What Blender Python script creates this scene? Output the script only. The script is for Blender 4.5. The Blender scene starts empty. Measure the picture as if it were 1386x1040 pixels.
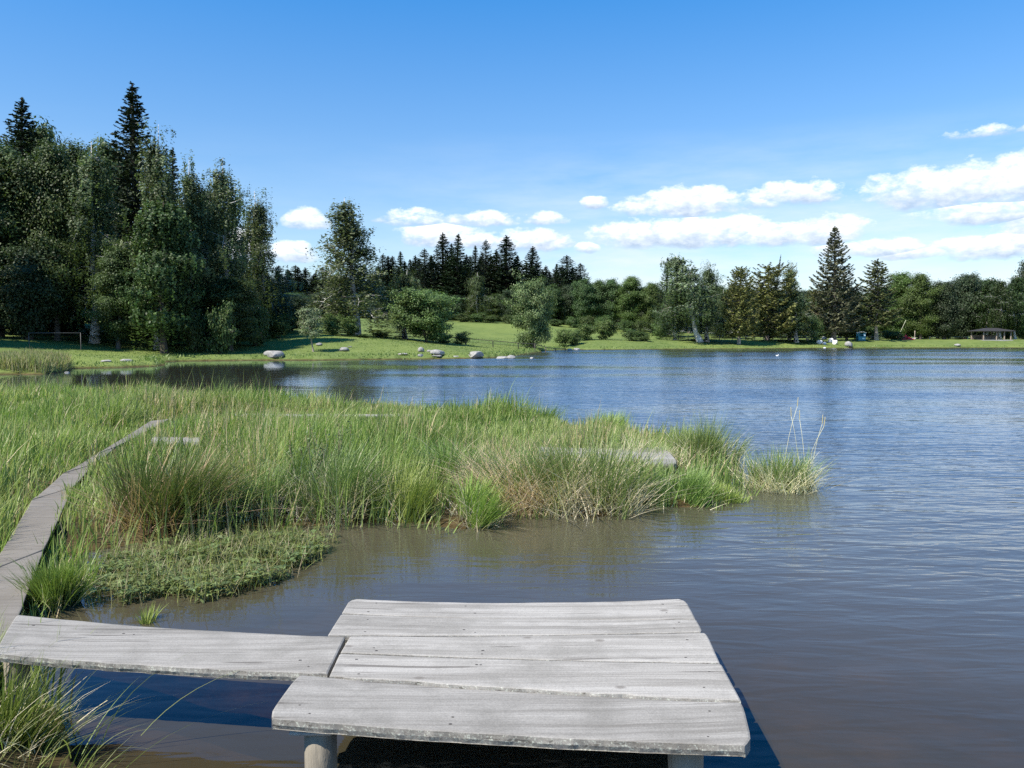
import bpy, bmesh, math
import numpy as np
from mathutils import Vector, Matrix

R = math.radians
rng = np.random.default_rng(7)
sc = bpy.context.scene
COL = sc.collection

# ------------------------------------------------------------------ camera
F, CX, CY, HOR, EYE = 1088.0, 693.0, 520.0, 460.0, 1.9
PITCH = math.atan((CY - HOR) / F)
cam_d = bpy.data.cameras.new('camera')
cam = bpy.data.objects.new('camera', cam_d)
COL.objects.link(cam)
cam.location = (0, 0, EYE)
cam.rotation_euler = (math.pi / 2 - PITCH, 0, 0)
cam_d.sensor_width = 36
cam_d.lens = 36 * F / 1386
cam_d.clip_start = 0.05
cam_d.clip_end = 9000
sc.camera = cam
CP, SP = math.cos(PITCH), math.sin(PITCH)


def ray(px, py):
    x, y = (px - CX) / F, -(py - CY) / F
    return np.array([x, CP + y * SP, y * CP - SP])


def P(px, py, z=0.0):
    """the point of the level z that is seen at a place of the photograph"""
    r = ray(px, py)
    t = (z - EYE) / r[2]
    return np.array([r[0] * t, r[1] * t, z])


def PD(px, py, d):
    r = ray(px, py)
    t = d / r[1]
    return np.array([r[0] * t, d, EYE + r[2] * t])


# ------------------------------------------------------------------ numpy noise
_tab = np.random.default_rng(3).random((256, 256))


def vn(x, y):
    xi, yi = np.floor(x).astype(int), np.floor(y).astype(int)
    fx, fy = x - xi, y - yi
    fx, fy = fx * fx * (3 - 2 * fx), fy * fy * (3 - 2 * fy)
    a = _tab[xi & 255, yi & 255]; b = _tab[(xi + 1) & 255, yi & 255]
    c = _tab[xi & 255, (yi + 1) & 255]; d = _tab[(xi + 1) & 255, (yi + 1) & 255]
    return (a * (1 - fx) + b * fx) * (1 - fy) + (c * (1 - fx) + d * fx) * fy


def fbm(x, y, o=4):
    s, a, n = 0, 1, 0
    for i in range(o):
        s = s + a * vn(x * 2 ** i + 17 * i, y * 2 ** i + 31 * i); n += a; a *= .5
    return s / n


def ss(x, a=0., b=1.):
    t = np.clip((x - a) / (b - a), 0, 1)
    return t * t * (3 - 2 * t)


# ------------------------------------------------------------------ mesh helpers
class Acc:
    def __init__(s):
        s.v, s.f, s.c, s.n = [], {3: [], 4: []}, [], 0

    def add(s, v, quads=None, tris=None, col=None):
        v = np.asarray(v, float).reshape(-1, 3)
        s.v.append(v)
        if quads is not None and len(quads):
            s.f[4].append(np.asarray(quads, int).reshape(-1, 4) + s.n)
        if tris is not None and len(tris):
            s.f[3].append(np.asarray(tris, int).reshape(-1, 3) + s.n)
        if col is None:
            col = np.ones((len(v), 3))
        s.c.append(np.broadcast_to(np.asarray(col, float), (len(v), 3)))
        s.n += len(v)

    def build(s, name, mat, parent=None, smooth=True, loc=None):
        v = np.concatenate(s.v)
        q = np.concatenate(s.f[4]) if s.f[4] else np.zeros((0, 4), int)
        t = np.concatenate(s.f[3]) if s.f[3] else np.zeros((0, 3), int)
        me = bpy.data.meshes.new(name)
        me.vertices.add(len(v)); me.vertices.foreach_set('co', v.astype(np.float32).ravel())
        me.loops.add(q.size + t.size)
        me.loops.foreach_set('vertex_index', np.concatenate([q.ravel(), t.ravel()]).astype(np.int32))
        me.polygons.add(len(q) + len(t))
        st = np.concatenate([np.arange(len(q)) * 4, q.size + np.arange(len(t)) * 3])
        me.polygons.foreach_set('loop_start', st.astype(np.int32))
        me.polygons.foreach_set('use_smooth', np.full(len(q) + len(t), smooth))
        a = me.color_attributes.new('tint', 'FLOAT_COLOR', 'POINT')
        c = np.concatenate(s.c)
        a.data.foreach_set('color', np.hstack([c, np.ones((len(c), 1))]).astype(np.float32).ravel())
        me.update(calc_edges=True); me.validate()
        me.materials.append(mat)
        o = bpy.data.objects.new(name, me)
        COL.objects.link(o)
        if parent: o.parent = parent
        if loc is not None: o.location = loc
        return o


def tag(o, label, cat, group=None):
    o['label'] = label; o['category'] = cat
    if group: o['group'] = group
    return o


def thing(name, label, cat, loc=(0, 0, 0), group=None):
    o = bpy.data.objects.new(name, None)
    COL.objects.link(o)
    o.location = loc
    return tag(o, label, cat, group)


def kind(o, k):
    o['kind'] = k
    return o


def dup(o, parent=None):
    c = o.copy()
    COL.objects.link(c)
    if parent: c.parent = parent
    for ch in list(o.children):
        dup(ch, c)
    return c


def tube(acc, pts, rad, n=7, col=None, cap=True):
    pts = np.asarray(pts, float); rad = np.broadcast_to(np.asarray(rad, float), (len(pts),))
    tan = np.gradient(pts, axis=0)
    tan /= np.linalg.norm(tan, axis=1)[:, None] + 1e-9
    ref = np.where(np.abs(tan[:, 2:3]) > .9, [[1., 0, 0]], [[0, 0, 1.]])
    s = np.cross(tan, ref); s /= np.linalg.norm(s, axis=1)[:, None] + 1e-9
    u = np.cross(s, tan)
    a = np.arange(n) / n * 2 * np.pi
    ring = pts[:, None] + rad[:, None, None] * (np.cos(a)[None, :, None] * s[:, None] + np.sin(a)[None, :, None] * u[:, None])
    i, j = np.meshgrid(np.arange(len(pts) - 1), np.arange(n), indexing='ij')
    q = np.stack([i * n + j, i * n + (j + 1) % n, (i + 1) * n + (j + 1) % n, (i + 1) * n + j], -1).reshape(-1, 4)
    v = ring.reshape(-1, 3)
    t = []
    if cap:
        k = len(v)
        v = np.vstack([v, pts[-1:]])
        b = (len(pts) - 1) * n
        t = [[b + jj, b + (jj + 1) % n, k] for jj in range(n)]
    acc.add(v, q, t, col)


def box(acc, lo, hi, col=None, rot=None, org=None):
    x0, y0, z0 = lo; x1, y1, z1 = hi
    v = np.array([[x0, y0, z0], [x1, y0, z0], [x1, y1, z0], [x0, y1, z0], [x0, y0, z1], [x1, y0, z1], [x1, y1, z1], [x0, y1, z1]], float)
    if rot is not None:
        m = np.array(Matrix.Rotation(rot, 3, 'Z')); v = v @ m.T
    if org is not None: v = v + np.asarray(org)
    acc.add(v, [[0, 3, 2, 1], [4, 5, 6, 7], [0, 1, 5, 4], [1, 2, 6, 5], [2, 3, 7, 6], [3, 0, 4, 7]], col=col)


def blades(acc, base, h, w, ang, lean, curve, col, r, tipcol=None, lev=(0, .35, .7, 1.)):
    """tapering bent grass blades, one strip each"""
    N = len(base); lev = np.array(lev); L = len(lev)
    h, w, lean, curve = [np.broadcast_to(np.asarray(a, float), (N,)) for a in (h, w, lean, curve)]
    d = np.stack([np.cos(ang), np.sin(ang)], 1)
    ta = ang + np.pi / 2 + r.normal(0, .7, N)
    sd = np.stack([np.cos(ta), np.sin(ta), np.zeros(N)], 1)
    out = h[:, None] * (lean[:, None] * lev + curve[:, None] * lev ** 2.2)
    up = h[:, None] * (lev * np.sqrt(np.clip(1 - .5 * lean[:, None] ** 2, .1, 1)) - .45 * curve[:, None] * lev ** 2.6)
    c = np.zeros((N, L, 3))
    c[:, :, :2] = base[:, None, :2] + d[:, None] * out[:, :, None]
    c[:, :, 2] = base[:, 2:3] + up
    ww = w[:, None] * np.array([.8, 1., .7, 0])[None, :] * .5 if L == 4 else w[:, None] * .5 * (1 - lev[None, :] ** 2)
    v = np.zeros((N, 2 * L - 1, 3))
    for k in range(L - 1):
        v[:, 2 * k] = c[:, k] - sd * ww[:, k:k + 1]
        v[:, 2 * k + 1] = c[:, k] + sd * ww[:, k:k + 1]
    v[:, -1] = c[:, -1]
    M = 2 * L - 1
    b = np.arange(N)[:, None] * M
    qs = [np.stack([b[:, 0] + 2 * k, b[:, 0] + 2 * k + 1, b[:, 0] + 2 * k + 3, b[:, 0] + 2 * k + 2], 1) for k in range(L - 2)]
    t = np.stack([b[:, 0] + M - 3, b[:, 0] + M - 2, b[:, 0] + M - 1], 1)
    cc = np.repeat(np.asarray(col)[:, None, :], M, 1)
    if tipcol is not None:
        k = np.repeat(lev, 2)[:M][None, :, None] ** 2
        cc = cc * (1 - k) + np.asarray(tipcol)[:, None, :] * k
    acc.add(v.reshape(-1, 3), np.concatenate(qs), t, cc.reshape(-1, 3))


# ------------------------------------------------------------------ materials
def new_mat(name):
    m = bpy.data.materials.new(name); m.use_nodes = True
    nt = m.node_tree; nt.nodes.clear()
    out = nt.nodes.new('ShaderNodeOutputMaterial')
    return m, nt, out


def N(nt, t, **k):
    n = nt.nodes.new('ShaderNode' + t)
    for a, b in k.items():
        if a in n.inputs.keys(): n.inputs[a].default_value = b
        else: setattr(n, a, b)
    return n


def setv(n, **k):
    for a, b in k.items(): n.inputs[a.replace('_', ' ')].default_value = b
    return n


def link(nt, a, b): nt.links.new(a, b)


def math_n(nt, op, a, b=None, c=None, clamp=False):
    n = nt.nodes.new('ShaderNodeMath'); n.operation = op; n.use_clamp = clamp
    for i, x in enumerate((a, b, c)):
        if x is None: continue
        if isinstance(x, (int, float)): n.inputs[i].default_value = x
        else: nt.links.new(x, n.inputs[i])
    return n.outputs[0]


def mixc(nt, fac, a, b, mode='MIX'):
    n = nt.nodes.new('ShaderNodeMix'); n.data_type = 'RGBA'; n.blend_type = mode
    for s, x in ((0, fac), (6, a), (7, b)):
        if isinstance(x, (int, float)): n.inputs[s].default_value = x
        elif isinstance(x, tuple): n.inputs[s].default_value = (*x, 1) if len(x) == 3 else x
        else: nt.links.new(x, n.inputs[s])
    return n.outputs[2]


def noise(nt, scale, detail=4, vec=None, rough=.55, dist=0.):
    n = N(nt, 'TexNoise'); n.inputs['Scale'].default_value = scale
    n.inputs['Detail'].default_value = detail; n.inputs['Roughness'].default_value = rough
    n.inputs['Distortion'].default_value = dist
    if vec is not None: nt.links.new(vec, n.inputs['Vector'])
    return n.outputs['Fac']


def ramp(nt, fac, *stops):
    n = N(nt, 'ValToRGB')
    e = n.color_ramp.elements
    while len(e) < len(stops): e.new(.5)
    for el, (p, c) in zip(e, stops):
        el.position = p; el.color = (*c, 1) if isinstance(c, tuple) else (c, c, c, 1)
    nt.links.new(fac, n.inputs[0])
    return n.outputs[0]


def mapping(nt, vec, scale=(1, 1, 1), rot=(0, 0, 0), loc=(0, 0, 0)):
    n = N(nt, 'Mapping'); n.inputs['Scale'].default_value = scale
    n.inputs['Rotation'].default_value = rot; n.inputs['Location'].default_value = loc
    nt.links.new(vec, n.inputs['Vector'])
    return n.outputs[0]


def leaf_mat(name, trans=.3, vary=.25, rough=.5, spec=.25):
    m, nt, out = new_mat(name)
    at = N(nt, 'Attribute', attribute_name='tint')
    oi = N(nt, 'ObjectInfo')
    v = math_n(nt, 'MULTIPLY_ADD', oi.outputs['Random'], vary * 2, 1 - vary)
    hs = N(nt, 'HueSaturation')
    link(nt, at.outputs['Color'], hs.inputs['Color']); link(nt, v, hs.inputs['Value'])
    h = math_n(nt, 'MULTIPLY_ADD', oi.outputs['Random'], .03, .485)
    link(nt, h, hs.inputs['Hue'])
    p = N(nt, 'BsdfPrincipled'); p.inputs['Roughness'].default_value = rough
    p.inputs['Specular IOR Level'].default_value = spec
    link(nt, hs.outputs[0], p.inputs['Base Color'])
    t = N(nt, 'BsdfTranslucent')
    tc = mixc(nt, 1., hs.outputs[0], (1.0, 1.18, .62), 'MULTIPLY')
    link(nt, tc, t.inputs['Color'])
    mx = N(nt, 'MixShader'); mx.inputs[0].default_value = trans
    link(nt, p.outputs[0], mx.inputs[1]); link(nt, t.outputs[0], mx.inputs[2])
    link(nt, mx.outputs[0], out.inputs[0])
    return m


def tint_mat(name, rough=.8, nscale=8., amp=.35, bump=.0, spec=.2, stretch=(1, 1, 1)):
    """colour from the mesh attribute with a mottled variation"""
    m, nt, out = new_mat(name)
    at = N(nt, 'Attribute', attribute_name='tint')
    tc = N(nt, 'TexCoord')
    vec = mapping(nt, tc.outputs['Object'], stretch)
    n = noise(nt, nscale, 6, vec)
    k = ramp(nt, n, (.25, 1 - amp), (.75, 1 + amp))
    c = mixc(nt, 1., at.outputs['Color'], k, 'MULTIPLY')
    p = N(nt, 'BsdfPrincipled'); p.inputs['Roughness'].default_value = rough
    p.inputs['Specular IOR Level'].default_value = spec
    link(nt, c, p.inputs['Base Color'])
    if bump:
        b = N(nt, 'Bump'); b.inputs['Strength'].default_value = bump; b.inputs['Distance'].default_value = .05
        link(nt, n, b.inputs['Height']); link(nt, b.outputs[0], p.inputs['Normal'])
    link(nt, p.outputs[0], out.inputs[0])
    return m


M_LEAF = leaf_mat('leaves', .3, .14)
M_NEEDLE = leaf_mat('needles', .12, .14, .6, .2)
M_GRASS = leaf_mat('grass_blades', .38, .0, .45, .3)
M_RUSH = leaf_mat('rush_blades', .25, .06, .45, .35)
M_DRY = leaf_mat('dry_blades', .3, .05, .7, .15)
M_BARK = tint_mat('bark', .9, 3., .45, .5, .1, (1, 1, .3))


def birch_bark():
    m, nt, out = new_mat('birch_bark')
    tc = N(nt, 'TexCoord')
    n = noise(nt, 3., 5, mapping(nt, tc.outputs['Object'], (.7, .7, 2.2)))
    n2 = noise(nt, .6, 2, tc.outputs['Object'])
    c = ramp(nt, n, (.36, (.05, .045, .04)), (.44, (.5, .48, .44)), (.7, (.66, .64, .6)))
    c = mixc(nt, ramp(nt, n2, (.45, 0.), (.65, .6)), c, (.2, .18, .15))
    p = N(nt, 'BsdfPrincipled'); p.inputs['Roughness'].default_value = .75
    link(nt, c, p.inputs['Base Color']); link(nt, p.outputs[0], out.inputs[0])
    return m


M_BIRCH = birch_bark()


def wood_mat():
    m, nt, out = new_mat('weathered_wood')
    tc = N(nt, 'TexCoord'); oi = N(nt, 'ObjectInfo'); at = N(nt, 'Attribute', attribute_name='tint')
    off = N(nt, 'VectorMath', operation='SCALE')
    off.inputs[0].default_value = (37., 19., 11.); link(nt, oi.outputs['Random'], off.inputs['Scale'])
    add = N(nt, 'VectorMath', operation='ADD')
    link(nt, tc.outputs['Object'], add.inputs[0]); link(nt, off.outputs[0], add.inputs[1])
    ob = add.outputs[0]
    warp = noise(nt, 1.6, 3, ob)
    wv = N(nt, 'VectorMath', operation='MULTIPLY_ADD')
    cmb = N(nt, 'CombineXYZ'); link(nt, warp, cmb.inputs['Y'])
    link(nt, cmb.outputs[0], wv.inputs[0]); wv.inputs[1].default_value = (0, .06, 0); link(nt, ob, wv.inputs[2])
    g1 = noise(nt, 1., 8, mapping(nt, wv.outputs[0], (1.5, 90, 40)), .65)
    g2 = noise(nt, 1., 4, mapping(nt, wv.outputs[0], (.5, 18, 10)), .6)
    blot = noise(nt, 3.5, 5, ob, .6)
    c = ramp(nt, g1, (.36, (.13, .120, .106)), (.48, (.275, .265, .25)), (.62, (.37, .358, .338)))
    c = mixc(nt, .62, c, ramp(nt, g2, (.36, (.20, .186, .166)), (.60, (.365, .348, .322))))
    c = mixc(nt, ramp(nt, blot, (.46, 0.), (.66, .62)), c, (.20, .19, .172))
    # cracks along the grain
    cr = noise(nt, 1., 3, mapping(nt, wv.outputs[0], (.7, 30, 20), (0, 0, 0), (3, 5, 1)), .5)
    crm = ramp(nt, cr, (.615, 0.), (.64, 1.))
    cb = noise(nt, 2.3, 2, mapping(nt, ob, (.8, 2, 2)))
    crk = math_n(nt, 'MULTIPLY', crm, ramp(nt, cb, (.46, 0.), (.56, 1.)))
    c = mixc(nt, math_n(nt, 'MULTIPLY', crk, .75), c, (.10, .09, .08))
    # knots
    vo = N(nt, 'TexVoronoi'); vo.inputs['Scale'].default_value = 1.0
    link(nt, mapping(nt, ob, (3.2, 4.6, 1)), vo.inputs['Vector'])
    kn = ramp(nt, vo.outputs['Distance'], (.045, 1.), (.10, 0.))
    ks = N(nt, 'SeparateColor'); link(nt, vo.outputs['Color'], ks.inputs[0])
    kn = math_n(nt, 'MULTIPLY', kn, math_n(nt, 'GREATER_THAN', ks.outputs[0], .45))
    c = mixc(nt, math_n(nt, 'MULTIPLY', kn, .75), c, (.15, .135, .12))
    # pale lichen and grey grit: dense on broken edges (red of the tint), rare on top
    li = noise(nt, 80., 5, ob, .75)
    edge = N(nt, 'SeparateColor'); link(nt, at.outputs['Color'], edge.inputs[0])
    thr = math_n(nt, 'MULTIPLY_ADD', edge.outputs[0], -.23, .74)
    lm = math_n(nt, 'MULTIPLY', math_n(nt, 'SUBTRACT', li, thr), 14., clamp=True)
    c = mixc(nt, math_n(nt, 'MULTIPLY', lm, .7), c, (.62, .65, .57))
    grit = noise(nt, 60., 3, mapping(nt, ob, (.6, 1, 1), (0, 0, 0), (9, 2, 4)), .6)
    gm = math_n(nt, 'MULTIPLY', math_n(nt, 'SUBTRACT', grit, math_n(nt, 'MULTIPLY_ADD', edge.outputs[0], -.17, .75)), 12., clamp=True)
    c = mixc(nt, math_n(nt, 'MULTIPLY', gm, .8), c, (.11, .10, .085))
    sp = ramp(nt, noise(nt, 130., 3, ob, .7), (.3, .80), (.7, 1.15))
    c = mixc(nt, 1., c, sp, 'MULTIPLY')
    pv = N(nt, 'CombineColor'); pr_ = math_n(nt, 'MULTIPLY_ADD', oi.outputs['Random'], .22, .88)
    for k_ in range(3): link(nt, pr_, pv.inputs[k_])
    c = mixc(nt, 1., c, pv.outputs[0], 'MULTIPLY')
    c = mixc(nt, 1., c, (1.0, .98, .93), 'MULTIPLY')
    c = mixc(nt, edge.outputs[2], c, mixc(nt, .8, c, (.135, .113, .087)))
    c = mixc(nt, edge.outputs[1], c, (.035, .03, .028))      # nail heads
    p = N(nt, 'BsdfPrincipled'); p.inputs['Roughness'].default_value = .78
    p.inputs['Specular IOR Level'].default_value = .25
    link(nt, c, p.inputs['Base Color'])
    hgt = math_n(nt, 'ADD', math_n(nt, 'MULTIPLY', g1, .5), math_n(nt, 'MULTIPLY', crk, -1.2))
    hgt = math_n(nt, 'ADD', hgt, math_n(nt, 'MULTIPLY', math_n(nt, 'MULTIPLY', li, edge.outputs[0]), 1.))
    b = N(nt, 'Bump'); b.inputs['Strength'].default_value = .25; b.inputs['Distance'].default_value = .004
    link(nt, hgt, b.inputs['Height']); link(nt, b.outputs[0], p.inputs['Normal'])
    link(nt, p.outputs[0], out.inputs[0])
    return m


M_WOOD = wood_mat()
M_POST = tint_mat('post_wood', .85, 9., .5, .6, .2, (1, 1, .25))
M_STONE = tint_mat('granite', .85, 3.2, .35, .6, .3)
M_PLAIN = tint_mat('painted', .55, 3., .12, 0, .4)

# ------------------------------------------------------------------ pond outline (metres)
edge_px = [(92, 1040), (56, 930), (46, 885), (86, 850), (118, 805), (128, 757), (250, 737), (320, 729), (400, 722), (490, 716), (560, 716),
           (620, 727), (665, 721), (690, 702), (740, 705), (800, 709), (855, 706), (872, 692), (900, 693), (960, 694), (995, 686),
           (1022, 676), (1012, 660), (996, 645), (990, 625), (960, 612), (870, 601), (780, 587), (700, 574), (600, 564),
           (500, 556), (400, 549), (300, 544), (200, 541), (100, 540), (0, 541), (-150, 543), (-400, 545), (-620, 540),
           (-700, 515), (-400, 506), (0, 507), (60, 507), (90, 503), (100, 499), (160, 498), (213, 496), (226, 493), (215, 490.5),
           (240, 489.2), (300, 488.6), (350, 488), (420, 488), (500, 487.4), (560, 486.6), (600, 486), (650, 485.6), (690, 483), (715, 479),
           (738, 475.6), (765, 473.3), (800, 473.8), (860, 473.4), (920, 472.9), (1000, 472.2), (1100, 471.6), (1200, 471.1),
           (1300, 471), (1386, 471), (1500, 471.3), (1700, 474), (2000, 479), (2500, 488)]
POND = [P(a, b)[:2] for a, b in edge_px] + [np.array(p) for p in
        [(75, 30), (60, 5), (40, -12), (22, -12), (12, -6), (6, -.5), (3, .9), (1.2, 1.5), (.2, 1.8), (-.8, 2.4), (-1.4, 2.9)]]
POND = np.array(POND)


def sdist(xy):
    """distance to the pond outline, negative over water"""
    xy = np.asarray(xy, float); out = np.empty(len(xy))
    a = POND; b = np.roll(POND, -1, 0); ab = b - a; L2 = (ab ** 2).sum(1)
    for i in range(0, len(xy), 40000):
        p = xy[i:i + 40000]
        ap = p[:, None] - a[None]
        t = np.clip((ap * ab[None]).sum(2) / L2[None], 0, 1)
        d = np.sqrt(((ap - t[:, :, None] * ab[None]) ** 2).sum(2)).min(1)
        y = p[:, 1:2]; x = p[:, 0:1]
        c = (a[None, :, 1] > y) != (b[None, :, 1] > y)
        xi = a[None, :, 0] + (y - a[None, :, 1]) / np.where(ab[None, :, 1] == 0, 1e-9, ab[None, :, 1]) * ab[None, :, 0]
        ins = ((c & (x < xi)).sum(1) % 2) == 1
        out[i:i + 40000] = np.where(ins, -d, d)
    return out


ISLET = P(1068, 663)[:2]


def ground_z(xy):
    xy = np.asarray(xy, float).reshape(-1, 2)
    x, y = xy[:, 0], xy[:, 1]
    d = np.hypot(x, y)
    wob = (fbm(x * 1.3, y * 1.3, 3) - .5) * np.clip(d * .012, .12, .7)
    s = sdist(xy) + wob
    px = CX + F * x / np.maximum(y, 1)
    px = np.where(y < 1, np.where(x < 0, -300, 1500), px)
    zf = np.interp(px, [300, 400, 700, 800, 900, 1000, 1100, 1386], [6.3, 7.6, 7.1, 5.9, 4.7, 3.6, 2.9, 2.4])
    rw = np.interp(px, [600, 800], [20, 13])
    far = .32 * ss(s, 0, .5) + .1 + 1.45 * ss(s / rw) + (zf - 1.9) * ss(s, 10, 78) + 14 * ss(d, 420, 2600)
    far = far + (fbm(x * .35, y * .35, 3) - .5) * .25 * ss(s, .5, 6)
    marsh = -.07 + .14 * ss(s, .02, .55) + (fbm(x * 2, y * 2, 3) - .45) * .12 * ss(s, 0, 1)
    near = .08 + .28 * ss(s, 0, 1.2) + (fbm(x * 2, y * 2, 3) - .5) * .1
    wm = ss(y, 3.6, 4.6) * (1 - ss(y, 32, 40))
    wn = 1 - ss(y, 3.6, 4.6)
    spit = np.exp(-((y - 52) / 8) ** 2) * (1 - ss(np.abs(px - 40), 150, 260)) * .8
    land = near * wn + marsh * wm + far * (1 - wn - wm) * (1 - spit) + (1 - wn - wm) * spit * (.12 + .15 * ss(s, 0, 1.))
    bed = -.04 - .32 * ss(-s, 0, 1.6) - .8 * ss(-s, 1.5, 9) + (fbm(x * 1.7, y * 1.7, 4) - .5) * .22 * ss(-s, .1, .8)
    z = np.where(s > 0, land, bed)
    r = np.hypot(x - ISLET[0], y - ISLET[1])
    return np.where(r < .6, np.maximum(z, -.05 - .3 * (r / .6) ** 2), z)


def gz(x, y): return float(ground_z([[x, y]])[0])


def build_ground():
    th = np.concatenate([np.linspace(-46, 46, 760), np.linspace(48, 312, 80)])
    th = np.radians(th)
    r = np.concatenate([[0.05], np.geomspace(.6, 9000, 560)])
    rr, tt = np.meshgrid(r, th, indexing='ij')
    x, y = rr * np.sin(tt), rr * np.cos(tt)
    z = ground_z(np.stack([x.ravel(), y.ravel()], 1))
    nr, n = len(r), len(th)
    i, j = np.meshgrid(np.arange(nr - 1), np.arange(n), indexing='ij')
    q = np.stack([i * n + j, i * n + (j + 1) % n, (i + 1) * n + (j + 1) % n, (i + 1) * n + j], -1).reshape(-1, 4)[:, ::-1]
    a = Acc(); a.add(np.stack([x.ravel(), y.ravel(), z], 1), q)
    m, nt, out = new_mat('ground')
    ge = N(nt, 'NewGeometry'); pos = ge.outputs['Position']
    n1 = noise(nt, .06, 5, pos); n2 = noise(nt, .7, 6, pos, .7); n3 = noise(nt, 9., 5, pos, .7)
    g = ramp(nt, n2, (.3, (.08, .122, .028)), (.5, (.130, .172, .050)), (.72, (.19, .22, .08)))
    g = mixc(nt, ramp(nt, n1, (.42, 0.), (.62, .65)), g, (.20, .24, .065))
    g = mixc(nt, ramp(nt, n3, (.35, .45), (.65, 0.)), g, (.06, .10, .02))
    mud = ramp(nt, noise(nt, 2.2, 6, pos, .65), (.3, (.03, .021, .009)), (.55, (.075, .052, .022)), (.75, (.14, .10, .05)))
    lit = ramp(nt, n3, (.3, (.022, .02, .010)), (.7, (.075, .065, .03)))
    sx = N(nt, 'SeparateXYZ'); link(nt, pos, sx.inputs[0])
    # bare litter under the marsh and the near bank, mud below the water line
    near = math_n(nt, 'LESS_THAN', sx.outputs[1], 33.)
    c = mixc(nt, near, g, lit)
    bare = ramp(nt, math_n(nt, 'MULTIPLY_ADD', n2, .25, sx.outputs[2]), (.13, 1.), (.3, 0.))
    c = mixc(nt, bare, c, mud)
    p = N(nt, 'BsdfPrincipled'); p.inputs['Roughness'].default_value = .9
    p.inputs['Specular IOR Level'].default_value = .1
    link(nt, c, p.inputs['Base Color'])
    b = N(nt, 'Bump'); b.inputs['Strength'].default_value = .5; b.inputs['Distance'].default_value = .2
    link(nt, n2, b.inputs['Height']); link(nt, b.outputs[0], p.inputs['Normal'])
    link(nt, p.outputs[0], out.inputs[0])
    return kind(a.build('ground', m), 'structure')


build_ground()


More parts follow.
